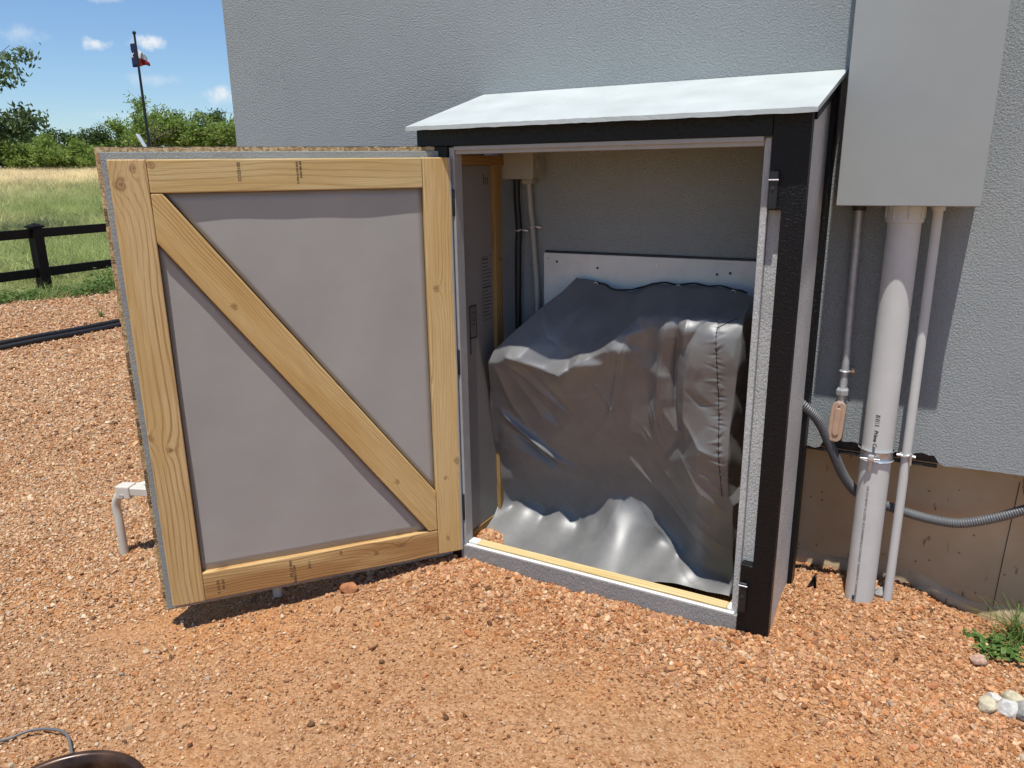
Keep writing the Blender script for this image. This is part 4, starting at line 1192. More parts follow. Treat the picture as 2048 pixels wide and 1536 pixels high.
# ------------------------------------------------------------------ stand, bucket, wires, pipes on the ground
sd = empty('folding_stand', (-2.3, 1.7, -.085), 'low cream steel stand with bent tube legs half hidden behind the door', 'stand')
def flat_tube(pts, w, name, par): return tube(name, spline(pts, 6), w, CREAM, par, 12)
for bxx, byy, dx_, dy_ in ((-2.713, 1.640, .93, .36), (-1.905, 1.675, -.3, .95)):
    dv = Vector((dx_, dy_, 0)).normalized()
    b0 = Vector((bxx, byy, -.10)); 
    flat_tube([b0, b0 + Vector((0, 0, .14)), b0 + Vector((-.004, .0, .215)), b0 + dv * .008 + Vector((0, 0, .252)), b0 + dv * .030 + Vector((0, 0, .278)), b0 + dv * .062 + Vector((0, 0, .288)), b0 + dv * .10 + Vector((0, 0, .290))], .0165, 'leg', sd)
b0 = Vector((-2.713, 1.640, .190)); dv = Vector((.93, .36, 0)).normalized(); nv = Vector((-dv.y, dv.x, 0))
bar = from_bm('top_beam', (lambda b_: (bm_box(b_, (.050, -.020, -.016), (.60, .020, .016), .003), b_)[1])(bmesh.new()), CREAM, sd, axes(b0, dv, nv, (0, 0, 1)))
brk = from_bm('bracket', (lambda b_: (bm_box(b_, (.022, -.026, -.030), (.080, .026, .023), .005, 2), b_)[1])(bmesh.new()), CREAM, sd, axes(b0, dv, nv, (0, 0, 1)))
tube('bolt', [b0 + dv * .048 - nv * .032 + Vector((0, 0, -.016)), b0 + dv * .048 - nv * .025 + Vector((0, 0, -.016))], .008, ZINC, brk, 12)
from_bm('side_beam', (lambda b_: (bm_box(b_, (.03, -.016, -.014), (.5, .016, .014), .003), b_)[1])(bmesh.new()), CREAM, sd, axes(b0 + dv * .05, (.42, .907, 0), (-.907, .42, 0), (0, 0, 1)))
from_bm('cross_beam', (lambda b_: (bm_box(b_, (-.3, -.02, -.018), (.35, .02, .018), .003), b_)[1])(bmesh.new()), CREAM, sd, axes((-2.05, 1.98, .19), (.55, -.83, 0), (.83, .55, 0), (0, 0, 1)))

bk = empty('fire_bowl', (-1.466, 0.648, -.09), 'dark bronze round tub at the bottom left corner of the yard', 'tub')
bc = Vector((-1.466, 0.648, 0)); prof = [(.150, -.10), (.178, -.04), (.196, .06), (.203, .082), (.209, .088), (.209, .098), (.200, .100), (.191, .094), (.186, .06), (.168, -.03), (.14, -.08), (.0, -.085)]
prof = [(a_ * 0.859, b_) for a_, b_ in prof]; n_ = 72; V, F = [], []
for r_, z_ in prof:
    for k_ in range(n_): a = 2 * math.pi * k_ / n_; V.append((bc.x + r_ * math.cos(a), bc.y + r_ * math.sin(a), z_))
for j in range(len(prof) - 1):
    for k_ in range(n_): F.append((j * n_ + k_, j * n_ + (k_ + 1) % n_, (j + 1) * n_ + (k_ + 1) % n_, (j + 1) * n_ + k_))
obj('bowl', V, F, BUCKETM, bk, smooth=True)
gz = lambda x, y: float(ground_h(x, y))
wr = tube('ground_wire', spline([(x, y, gz(x, y) + .014 + d) for x, y, d in ((-2.25, .70, 0), (-2.02, .785, .0), (-1.965, .855, .004), (-1.91, .885, .006), (-1.862, .89, .006), (-1.80, .865, .004), (-1.70, .81, .0))]), .0036, FLEXM, None, 8)
tag(wr, 'thin grey wire on the gravel behind the bronze tub', 'wire')
for i, (off, lab) in enumerate(((0, 'nearer of two black poly pipes lying along the gravel'), (1, 'farther of two black poly pipes lying along the gravel'))):
    pts = []
    for q in np.linspace(-.7, 1.6, 40):
        x = -7.03 - off * .125 - .02 * q + .012 * math.sin(q * 5 + off * .3); y = 3.49 + q * 1.13
        pts.append((x, y, gz(x, y) + .024 + off * .014 + .004 * math.sin(q * 6 + off * .4)))
    tag(tube('poly_pipe', pts, .024, RUBBER, None, 14), lab, 'pipe', 'black pipes on the gravel')


def rock(name, loc, size, mat, label, seed, group=None, rot=0, cat='rock'):
    bm = bmesh.new()
    bmesh.ops.create_icosphere(bm, subdivisions=3, radius=1)
    rr = random.Random(seed)
    pl_ = [(Vector((rr.gauss(0, 1), rr.gauss(0, 1), rr.gauss(0, 1))).normalized(), rr.uniform(.62, .92)) for _ in range(11)]
    for v in bm.verts:
        for nrm, d in pl_:
            e = v.co.dot(nrm) - d
            if e > 0: v.co -= nrm * e * .92
        v.co += v.co.normalized() * rr.uniform(-.012, .012)
        v.co = Vector((v.co.x * size[0], v.co.y * size[1], v.co.z * size[2]))
    o = from_bm(name, bm, mat, None, Matrix.Translation(Vector(loc)) @ Matrix.Rotation(rot, 4, 'Z'), False)
    return tag(o, label, cat, group)


rock('rock', (-1.683, 1.800, gz(-1.683, 1.80) + .014), (.036, .028, .022), ROCK_R, 'rust red rock at the shadow edge under the open door', 3, rot=.6)
rock('rock', (.247, 2.150, gz(.247, 2.15) + .014), (.030, .026, .026), ROCK_Y, 'yellowish white stone, leftmost of the pale stones', 5, 'pale stones at lower right')
rock('rock', (.262, 2.196, gz(.262, 2.196) + .010), (.021, .018, .018), ROCK_W, 'small white stone behind the yellowish one', 8, 'pale stones at lower right')
rock('rock', (.289, 2.158, gz(.289, 2.158) + .016), (.032, .031, .030), ROCK_W, 'bright white blocky stone in the middle of pale stones', 11, 'pale stones at lower right', rot=.3)
rock('rock', (.335, 2.150, gz(.335, 2.15) + .018), (.033, .042, .034), ROCK_G, 'grey stone, rightmost and largest of the pale stones', 14, 'pale stones at lower right', rot=.4)
rock('rock', (.312, 2.215, gz(.312, 2.215) + .012), (.038, .022, .022), ROCK_Y, 'long buff stone behind the bright white stone', 17, 'pale stones at lower right', rot=-.5)
rock('rock', (.225, 2.345, gz(.225, 2.345) + .010), (.026, .022, .02), plain('pink granite', (.42, .27, .20), .85, var=.2, scale=60, bump=.003, bscale=80), 'pinkish stone beside the leafy weed', 21, rot=.5)
rock('rock', (.11, 2.165, gz(.11, 2.165) + .006), (.018, .013, .012), ROCK_R, 'small smooth tan stone left of the pale stones', 25, rot=.2)
rock('rock', (-.055, 2.535, gz(-.055, 2.535) + .012), (.020, .022, .022), ROCK_G, 'grey stone wedged between the two pipes at their base', 29)
# black scrap of felt standing in the gravel
V, F = [], []
for i in range(9):
    for j in range(7):
        u_, v_ = i / 8 - .5, j / 6
        w_ = (1 - v_) ** .8 * .030 + .004
        V.append((-.262 + u_ * w_ + v_ * .013, 2.492 + .010 * math.sin(v_ * 3 + u_ * 4), gz(-.262, 2.49) - .006 + v_ * .058 + .004 * math.sin(u_ * 13)))
for i in range(8):
    for j in range(6): F.append((i * 7 + j, i * 7 + j + 1, (i + 1) * 7 + j + 1, (i + 1) * 7 + j))
so = obj('felt_scrap', V, F, RUBBER, smooth=True)
sm_ = so.modifiers.new('thickness', 'SOLIDIFY'); sm_.thickness = .003
tag(so, 'torn black scrap standing in the gravel beside the riser pipe', 'debris')

# ------------------------------------------------------------------ fence
fe = empty('ranch_fence', (-10.331, 5.766, -.1), 'dark brown two-rail fence along the meadow edge', 'fence')
fd = Vector((-.1, .995, 0)).normalized(); fnv = Vector((.995, .1, 0)).normalized()
P0 = Vector((-10.331, 5.766, 0))
for k_ in (-2, -1, 0, 1, 2, 3, 4):
    c = P0 + fd * (2.42 * k_)
    g_ = gz(c.x, c.y)
    Mp = axes(c, fnv, fd, (0, 0, 1))
    po = from_bm('post', (lambda b_: (bm_box(b_, (-.066, -.066, g_ - .3), (.066, .066, g_ + .845), .006), b_)[1])(bmesh.new()), FENCEM, fe, Mp)
    bm = bmesh.new(); bm_box(bm, (-.084, -.084, g_ + .8455), (.084, .084, g_ + .868), .005)
    r_ = bmesh.ops.create_cone(bm, cap_ends=True, segments=4, radius1=.108, radius2=.02, depth=.032)
    bmesh.ops.rotate(bm, verts=r_['verts'], cent=(0, 0, 0), matrix=Matrix.Rotation(R(45), 3, 'Z'))
    bmesh.ops.translate(bm, verts=r_['verts'], vec=(0, 0, g_ + .868 + .0165))
    from_bm('post_cap', bm, FENCEM, po, Mp)
    if k_ < 4:
        for z0, z1 in ((.110, .225), (.615, .730)):
            bm = bmesh.new(); bm_box(bm, (-.022, .0662, z0), (.022, 2.42 - .0662, z1), .004)
            from_bm('rail', bm, FENCEM, fe, Mp)

# ------------------------------------------------------------------ flagpole, flag, dish
fb = Vector((-21.74, 16.01, 0)); fg = gz(fb.x, fb.y)
fpole = empty('flagpole', (fb.x, fb.y, fg), 'slender black flagpole standing beyond the fence', 'flagpole')
tube('pole', [(fb.x, fb.y, fg - .2), (fb.x, fb.y, 3), (fb.x, fb.y, 5.46)], [.052, .042, .030], POLEM, fpole, 12)
V, F = [], []
bm = bmesh.new(); bmesh.ops.create_uvsphere(bm, u_segments=14, v_segments=8, radius=.055); from_bm('finial', bm, POLEM, fpole, Matrix.Translation((fb.x, fb.y, 5.47)), True)
flg = empty('flag', (fb.x, fb.y, 4.56), 'red, white and navy flag with a white star hanging from the flagpole', 'flag')
rv = Vector((.593, .805, 0)); bv = Vector((-.805, .593, 0))      # right and away, as seen from the yard


def flag_pt(s, tt):
    # s 0..1 along the fly, tt 0..1 down the hoist
    if s < .36:
        q = s / .36
        lat = -.155 * math.sin(q * math.pi * .86); dep = .05 + .14 * q
    else:
        q = (s - .36) / .64
        lat = -.065 + .365 * q; dep = .19 + .07 * math.sin(q * 7) * (1 - .3 * tt)
    top_ = 5.19 - .36 * max(0, (s - .1) / .9) ** 1.15
    bot_ = 4.57 - .035 * math.sin(s * 6)
    z_ = top_ + (bot_ - top_) * tt
    lat += .03 * math.sin(tt * 5 + s * 4) * s
    return fb + rv * lat + bv * dep + Vector((0, 0, z_))


def flag_part(name, s0, s1, t0, t1, mat):
    a_, b_ = 26, 16
    V = [flag_pt(s0 + (s1 - s0) * i / a_, t0 + (t1 - t0) * j / b_) for i in range(a_ + 1) for j in range(b_ + 1)]
    F = [(i * (b_ + 1) + j, i * (b_ + 1) + j + 1, (i + 1) * (b_ + 1) + j + 1, (i + 1) * (b_ + 1) + j) for i in range(a_) for j in range(b_)]
    o = obj(name, V, F, mat, flg, smooth=True)
    s_ = o.modifiers.new('cloth thickness', 'SOLIDIFY'); s_.thickness = .004
    return o


bf = flag_part('blue_field', 0, 1 / 3, 0, 1, FLAG_B)
flag_part('white_stripe', 1 / 3, 1, 0, .5, FLAG_W)
flag_part('red_stripe', 1 / 3, 1, .5, 1, FLAG_R)
V = []
for k_ in range(10):
    a = math.pi / 2 + k_ * math.pi / 5; r_ = .22 if k_ % 2 == 0 else .09
    p = flag_pt(.165 + r_ * math.cos(a) * .5, .48 - r_ * math.sin(a) * .85)
    V.append(p - bv * .012)
V.append(flag_pt(.165, .48) - bv * .012)
st2 = obj('star', V, [(k_, (k_ + 1) % 10, 10) for k_ in range(10)], FLAG_W, bf)
s_ = st2.modifiers.new('cloth thickness', 'SOLIDIFY'); s_.thickness = .004
ds = empty('flat_dish', (-19.40, 14.12, gz(-19.4, 14.1)), 'white flat panel dish rising just above the door beside the flagpole', 'dish')
pc = Vector((-19.40, 14.13, 2.19)); rw = Vector((.577, .817, 0)); bw = Vector((-.817, .577, 0))
pn = (rw * .30 + Vector((0, 0, -.62))).normalized(); pt2 = (rw * .18 + bw * .98).normalized(); p3 = pn.cross(pt2).normalized()
bm = bmesh.new(); bm_box(bm, (-.31, -.26, -.02), (.31, .26, .02), .012, 2)
from_bm('panel', bm, DISHM, ds, axes(pc, pn, pt2, p3))
tube('mast', [(pc.x + .03, pc.y + .03, gz(-19.4, 14.1) - .1), (pc.x + .03, pc.y + .03, pc.z - .03)], .025, GALV, ds, 10)

# ------------------------------------------------------------------ scattering
def proto_coll(name, objs):
    c = bpy.data.collections.new(name)
    for o in objs: c.objects.link(o)
    return c


def scatter(name, pts, rot, scl, idx, colr, coll, label, kind='stuff'):
    n_ = len(pts)
    me = bpy.data.meshes.new(name)
    me.vertices.add(n_)
    me.vertices.foreach_set('co', np.asarray(pts, np.float32).ravel())
    for nm, ty, dat, key in (('rot', 'FLOAT_VECTOR', rot, 'vector'), ('scl', 'FLOAT_VECTOR', scl, 'vector')):
        a = me.attributes.new(nm, ty, 'POINT'); a.data.foreach_set(key, np.asarray(dat, np.float32).ravel())
    a = me.attributes.new('idx', 'INT', 'POINT'); a.data.foreach_set('value', np.asarray(idx, np.int32))
    a = me.attributes.new('col', 'FLOAT_COLOR', 'POINT'); a.data.foreach_set('color', np.concatenate([np.asarray(colr, np.float32), np.ones((n_, 1), np.float32)], 1).ravel())
    o = bpy.data.objects.new(name, me); COL.objects.link(o); WM[o] = Matrix.Identity(4)
    ng = bpy.data.node_groups.new(name, 'GeometryNodeTree')
    ng.interface.new_socket('Geometry', in_out='INPUT', socket_type='NodeSocketGeometry')
    ng.interface.new_socket('Geometry', in_out='OUTPUT', socket_type='NodeSocketGeometry')
    nd, lk = ng.nodes, ng.links
    gi, go = nd.new('NodeGroupInput'), nd.new('NodeGroupOutput')
    ip = nd.new('GeometryNodeInstanceOnPoints')
    ci = nd.new('GeometryNodeCollectionInfo'); ci.inputs['Collection'].default_value = coll
    ci.inputs['Separate Children'].default_value = True; ci.inputs['Reset Children'].default_value = True
    ip.inputs['Pick Instance'].default_value = True
    def na(nm, ty):
        x = nd.new('GeometryNodeInputNamedAttribute'); x.data_type = ty; x.inputs['Name'].default_value = nm; return x.outputs['Attribute']
    e2r = nd.new('FunctionNodeEulerToRotation')
    lk.new(na('rot', 'FLOAT_VECTOR'), e2r.inputs[0])
    lk.new(gi.outputs[0], ip.inputs['Points']); lk.new(ci.outputs[0], ip.inputs['Instance'])
    lk.new(na('idx', 'INT'), ip.inputs['Instance Index']); lk.new(e2r.outputs[0], ip.inputs['Rotation']); lk.new(na('scl', 'FLOAT_VECTOR'), ip.inputs['Scale'])
    lk.new(ip.outputs[0], go.inputs[0])
    md = o.modifiers.new('scatter', 'NODES'); md.node_group = ng
    tag(o, label, kind=kind)
    return o


STONE = mat_attr('gravel stones', .85, .28, 300)
BLADE = mat_attr('grass blades', .6, .15, 3, trans=.5, spec=.25)


def stone_proto(k_):
    bm = bmesh.new(); bmesh.ops.create_icosphere(bm, subdivisions=2, radius=1)
    rr = random.Random(100 + k_)
    pl_ = [(Vector((rr.gauss(0, 1), rr.gauss(0, 1), rr.gauss(0, 1))).normalized(), rr.uniform(.42, .8)) for _ in range(9)]
    for v in bm.verts:
        for nrm, d in pl_:
            e = v.co.dot(nrm) - d
            if e > 0: v.co -= nrm * e
        v.co *= 1.12
        v.co.z *= .85
    me = bpy.data.meshes.new('stone'); bm.to_mesh(me); bm.free(); me.materials.append(STONE)
    return bpy.data.objects.new('stone_%02d' % k_, me)


stones = proto_coll('stone_shapes', [stone_proto(i) for i in range(10)])
PAL = np.array([(.49, .295, .155), (.53, .345, .20), (.44, .235, .11), (.57, .40, .245), (.48, .275, .165), (.62, .48, .32), (.31, .15, .065), (.18, .10, .055), (.36, .31, .26), (.60, .52, .40), (.46, .21, .085)])
PWT = np.array([.22, .18, .15, .11, .10, .05, .09, .035, .008, .012, .06])


def stone_field(x, y, rad, sink=.5):
    n_ = len(x)
    z = ground_h(x, y) + lump(x, y, .004)
    s = rad[:, None] * rng.uniform(.72, 1.35, (n_, 3)); s[:, 2] *= .85
    rot = np.stack([rng.normal(0, .6, n_), rng.normal(0, .6, n_), rng.uniform(0, 6.28, n_)], 1)
    c = PAL[rng.choice(len(PAL), n_, p=PWT / PWT.sum())] * rng.uniform(.72, 1.18, (n_, 1))
    red = np.clip((x + 2.3) / .9, 0, 1) * np.clip((y - .7) / .8, .35, 1)          # rustier grit towards the house
    c = c * (1 - red[:, None] * np.array([.07, .19, .27]))
    return np.stack([x, y, z + rad * sink], 1), rot, s, rng.integers(0, 10, n_), np.clip(c, 0, .9)


def patch(x, y):       # 0 = sandy, 1 = stony
    p = np.sin(x * 2.3 + 1.1 * np.sin(y * 1.9) + .4) * np.sin(y * 2.9 + 1.3 * np.sin(x * 1.7)) + .5 * np.sin(x * 5.3 + y * 3.1) * np.sin(y * 6.7 - x * 2.2)
    q = np.clip(.62 + .5 * p, .10, 1)
    for cx_, cy_, rx_, ry_, a_ in ((-.80, 1.62, .55, .26, .85), (-.30, 1.62, .40, .22, .7), (-1.55, 1.50, .35, .16, .55), (.02, 1.95, .22, .12, .5), (-1.05, 1.92, .22, .07, .7), (-.15, 2.42, .14, .10, .5)):
        q = q * (1 - a_ * np.exp(-((x - cx_) / rx_) ** 2 - ((y - cy_) / ry_) ** 2))
    return q


parts = []
# fine gravel in front
n0 = 400000
x = rng.uniform(-4.0, 1.1, n0); y = rng.uniform(.1, 2.72, n0)
ok = ~((x > -1.43) & (x < XR) & (y > 2.15)) & ~((y > 2.15) & (x < -1.43))
ok &= rng.uniform(0, 1, n0) < patch(x, y) * .93 + .05
x, y = x[ok], y[ok]
r_ = np.exp(rng.normal(math.log(.0026), .46, len(x))); r_ = np.clip(r_, .0012, .0095)
parts.append(stone_field(x, y, r_))
# coarse heap along the sill and the wall
n1 = 30000
x = rng.uniform(-1.75, .55, n1); y = 2.145 - np.abs(rng.normal(0, .17, n1))
w2 = rng.uniform(0, 1, n1) < .42
x = np.where(w2, rng.uniform(-.33, .5, n1), x); y = np.where(w2, rng.uniform(1.9, 2.72, n1), y)
ok = ~((x > -1.43) & (x < XR) & (y > 2.13)) & (y < 2.13 + .6 * (x > XR))
x, y = x[ok], y[ok]
r_ = np.clip(np.exp(rng.normal(np.where(x > -.33, math.log(.0034), math.log(.0043)), .44, len(x))), .0022, .013)
parts.append(stone_field(x, y, r_, .35))
# inside the shed by the left jamb and under the cover
x = rng.uniform(-1.43, -1.30, 1400); y = rng.uniform(2.19, 2.45, 1400)
parts.append(stone_field(x, y, np.clip(np.exp(rng.normal(math.log(.0075), .3, 1400)), .004, .015), .4))
# left yard, receding
n2 = 420000
rr_ = np.concatenate([np.sqrt(rng.uniform(2.6 ** 2, 7.5 ** 2, n2 - 160000)), np.sqrt(rng.uniform(7 ** 2, 12.6 ** 2, 160000))]); th_ = np.concatenate([rng.uniform(R(36), R(84), n2 - 160000), rng.uniform(R(44), R(76), 160000)])
x, y = -rr_ * np.sin(th_), rr_ * np.cos(th_)
keep = (x > edge_x(y)) & (y < 2.5 + (x < -2.9) * 20)
keep &= rng.uniform(0, 1, n2) < np.clip(1.6 - rr_ / 9, .6, 1)
x, y, rr_ = x[keep], y[keep], rr_[keep]
r_ = np.clip(np.exp(rng.normal(math.log(.0034), .40, len(x))) * (1 + np.clip(rr_ - 3, 0, 10) * .16), .002, .024)
parts.append(stone_field(x, y, r_))
P_, Rr_, S_, I_, C_ = [np.concatenate([p[i] for p in parts]) for i in range(5)]
scatter('gravel_stones', P_, Rr_, S_, I_, C_, stones, 'loose tan and orange gravel covering the yard')

# ------------------------------------------------------------------ grass and weeds
def blade_geo(V, F, base, h, lean, az, w, seg=3):
    i0 = len(V)
    sd_ = Vector((-math.sin(az), math.cos(az), 0)); fwd = Vector((math.cos(az), math.sin(az), 0))
    for k_ in range(seg + 1):
        q = k_ / seg
        c = base + fwd * (lean * h * q * q) + Vector((0, 0, h * (q - .35 * lean * q * q)))
        ww = w * (1 - q) ** .7
        if k_ < seg: V += [c - sd_ * ww, c + sd_ * ww]
        else: V.append(c)
    for k_ in range(seg - 1): F.append((i0 + 2 * k_, i0 + 2 * k_ + 1, i0 + 2 * k_ + 3, i0 + 2 * k_ + 2))
    F.append((i0 + 2 * (seg - 1), i0 + 2 * (seg - 1) + 1, i0 + 2 * seg))


def tuft_proto(k_, nb, hr, spread, lean, w):
    rr = random.Random(500 + k_); V, F = [], []
    for _ in range(nb):
        a = rr.uniform(0, 6.28); r = rr.uniform(0, spread)
        blade_geo(V, F, Vector((r * math.cos(a), r * math.sin(a), 0)), rr.uniform(*hr), rr.uniform(*lean), rr.uniform(0, 6.28), w * rr.uniform(.7, 1.3))
    me = bpy.data.meshes.new('tuft'); me.from_pydata([tuple(v) for v in V], [], F); me.materials.append(BLADE)
    return bpy.data.objects.new('tuft_%02d' % k_, me)


tufts = proto_coll('tuft_shapes', [tuft_proto(i, 26, (.10, .30), .16, (.6, 1.7), .0045) for i in range(4)] + [tuft_proto(10 + i, 22, (.28, .60), .22, (.4, 1.3), .0045) for i in range(3)])
n3 = 34000
rr_ = np.sqrt(rng.uniform(10.5 ** 2, 34 ** 2, n3)); th_ = rng.uniform(R(34), R(80), n3)
x, y = -rr_ * np.sin(th_), rr_ * np.cos(th_)
far = np.sqrt(rng.uniform(34 ** 2, 62 ** 2, 30000)); thf = rng.uniform(R(36), R(78), 30000)
x = np.concatenate([x, -far * np.sin(thf)]); y = np.concatenate([y, far * np.cos(thf)]); rr_ = np.concatenate([rr_, far])
k_ = x < edge_x(y) + .12
x, y, rr_ = x[k_], y[k_], rr_[k_]
n_ = len(x)
dry = np.clip((rr_ - 35) / 12, 0, 1) + .25 * np.sin(x * .35) * np.sin(y * .5) + rng.normal(0, .16, n_)
dry = np.clip(dry + .12, 0, 1)[:, None]
gcol = np.array([.32, .385, .13]) * (1 - dry) + np.array([.82, .68, .40]) * dry
gcol *= rng.uniform(.42, 1.5, (n_, 1))
idx_ = np.where(rng.uniform(0, 1, n_) < .16 + .25 * (rr_ > 40), rng.integers(4, 7, n_), rng.integers(0, 4, n_))
sc_ = rng.uniform(.7, 1.25, (n_, 1)) * (1 + np.clip(rr_ - 24, 0, 40)[:, None] * .006) * np.array([[1.25, 1.25, 1.0]])
nearf = (rr_ < 13)[:, None]
sc_ = np.where(nearf, sc_ * .55, sc_)
scatter('meadow_grass', np.stack([x, y, ground_h(x, y) - .03], 1), np.stack([np.zeros(n_), np.zeros(n_), rng.uniform(0, 6.28, n_)], 1), sc_, idx_, gcol, tufts, 'green meadow grass turning straw coloured towards the trees')

LEAFW = mat_leaf('weed leaves', (.08, .16, .03), (.19, .29, .08), .4)
LEAFG = mat_leaf('grass clump blades', (.07, .15, .025), (.20, .26, .08), .4)


def leaf_geo(V, F, c, d, L, Wd, up_):
    i0 = len(V); s_ = d.cross(up_).normalized() * Wd
    V += [c, c + d * L * .35 + s_ - up_ * 0, c + d * L * .75 + s_ * .7, c + d * L - up_ * L * .15, c + d * L * .75 - s_ * .7, c + d * L * .35 - s_]
    F.append((i0, i0 + 1, i0 + 2, i0 + 3)); F.append((i0, i0 + 3, i0 + 4, i0 + 5))


def leafy(name, loc, rad, h, nl, ll, label, group=None, seed=1, low=True):
    rr = random.Random(seed); V, F, SV, SF = [], [], [], []
    g_ = gz(loc[0], loc[1])
    o = empty(name, (loc[0], loc[1], g_), label, 'weed', group)
    for k_ in range(max(4, nl // 12)):
        a = rr.uniform(0, 6.28); r = rad * rr.uniform(.3, 1)
        p1 = Vector((loc[0] + r * math.cos(a), loc[1] + r * math.sin(a), g_ + h * rr.uniform(.3, 1)))
        a_, b_ = tube_geo([Vector((loc[0], loc[1], g_)), (Vector((loc[0], loc[1], g_)) + p1) / 2 + Vector((0, 0, h * .15)), p1], .0016 * (1 + rad * 4), 5)
        n0_ = len(SV); SV += a_; SF += [tuple(i + n0_ for i in f) for f in b_]
        for _ in range(12):
            q = rr.uniform(.3, 1.05)
            c = Vector((loc[0], loc[1], g_ + .004)).lerp(p1, q) + Vector((rr.gauss(0, rad * .13), rr.gauss(0, rad * .13), rr.gauss(0, h * .12)))
            c.z = max(c.z, g_ + .004)
            d = Vector((rr.gauss(0, 1), rr.gauss(0, 1), rr.uniform(-.1, .5))).normalized()
            leaf_geo(V, F, c, d, ll * rr.uniform(.6, 1.3), ll * .28, Vector((rr.gauss(0, .3), rr.gauss(0, .3), 1)).normalized())
    obj('stems', SV, SF, LEAFW, o); obj('leaves', V, F, LEAFW, o)
    return o


leafy('leafy_weed', (.285, 2.44), .085, .035, 190, .024, 'low leafy green weed on the gravel near the concrete wall', seed=4)
leafy('leafy_weed', (.215, 2.47), .05, .02, 30, .018, 'sparse creeping weed left of the low leafy one', seed=9)


def clump(name, loc, nb, hr, lean, w, mat, label, seed, spread=.03, azr=(0, 6.28), group=None):
    rr = random.Random(seed); V, F = [], []
    g_ = gz(loc[0], loc[1])
    for _ in range(nb):
        a = rr.uniform(0, 6.28); r = rr.uniform(0, spread)
        blade_geo(V, F, Vector((r * math.cos(a), r * math.sin(a), -.01)), rr.uniform(*hr), rr.uniform(*lean), rr.uniform(*azr), w * rr.uniform(.6, 1.3), 5)
    o = obj(name, V, F, mat, None, Matrix.Translation((loc[0], loc[1], g_)))
    return tag(o, label, 'grass', group)


clump('grass_clump', (.355, 2.585), 170, (.06, .19), (.5, 1.5), .0022, LEAFG, 'thick clump of long green grass against the concrete wall', 12, .06)
clump('grass_clump', (-7.76, 4.87), 26, (.06, .17), (.2, .9), .004, LEAFG, 'lone small grass tuft beside the black pipes', 15, .03)
# weeds along the fence foot: one low tangle of ground cover
V, F = [], []
rr = random.Random(77)
for i in range(60):
    y_ = 3.9 + i * .065 + rr.uniform(-.1, .1)
    x_ = float(edge_x(y_)) - rr.uniform(-.12, .45)
    g_ = gz(x_, y_); rad, h = rr.uniform(.12, .26), (rr.uniform(.10, .32) if y_ > 6 else rr.uniform(.05, .16))
    for _ in range(95):
        a, r = rr.uniform(0, 6.28), rad * math.sqrt(rr.random())
        q = 1 - (r / rad) ** 2
        c = Vector((x_ + r * math.cos(a), y_ + r * math.sin(a), g_ + h * q * rr.uniform(.3, 1) + .01))
        d = Vector((rr.gauss(0, 1), rr.gauss(0, 1), rr.uniform(-.1, .7))).normalized()
        ll = rr.uniform(.03, .075)
        leaf_geo(V, F, c, d, ll, ll * .26, Vector((rr.gauss(0, .3), rr.gauss(0, .3), 1)).normalized())
tag(obj('fence_weeds', V, F, LEAFW), 'low tangle of green weeds along the foot of the fence', kind='stuff')

# ------------------------------------------------------------------ trees
LEAFS = {0: mat_leaf('mesquite leaves', (.17, .26, .045), (.34, .43, .11), .5), 1: mat_leaf('dark evergreen leaves', (.045, .085, .022), (.12, .17, .05), .35),
         2: mat_leaf('oak leaves', (.06, .105, .035), (.19, .24, .10), .4)}


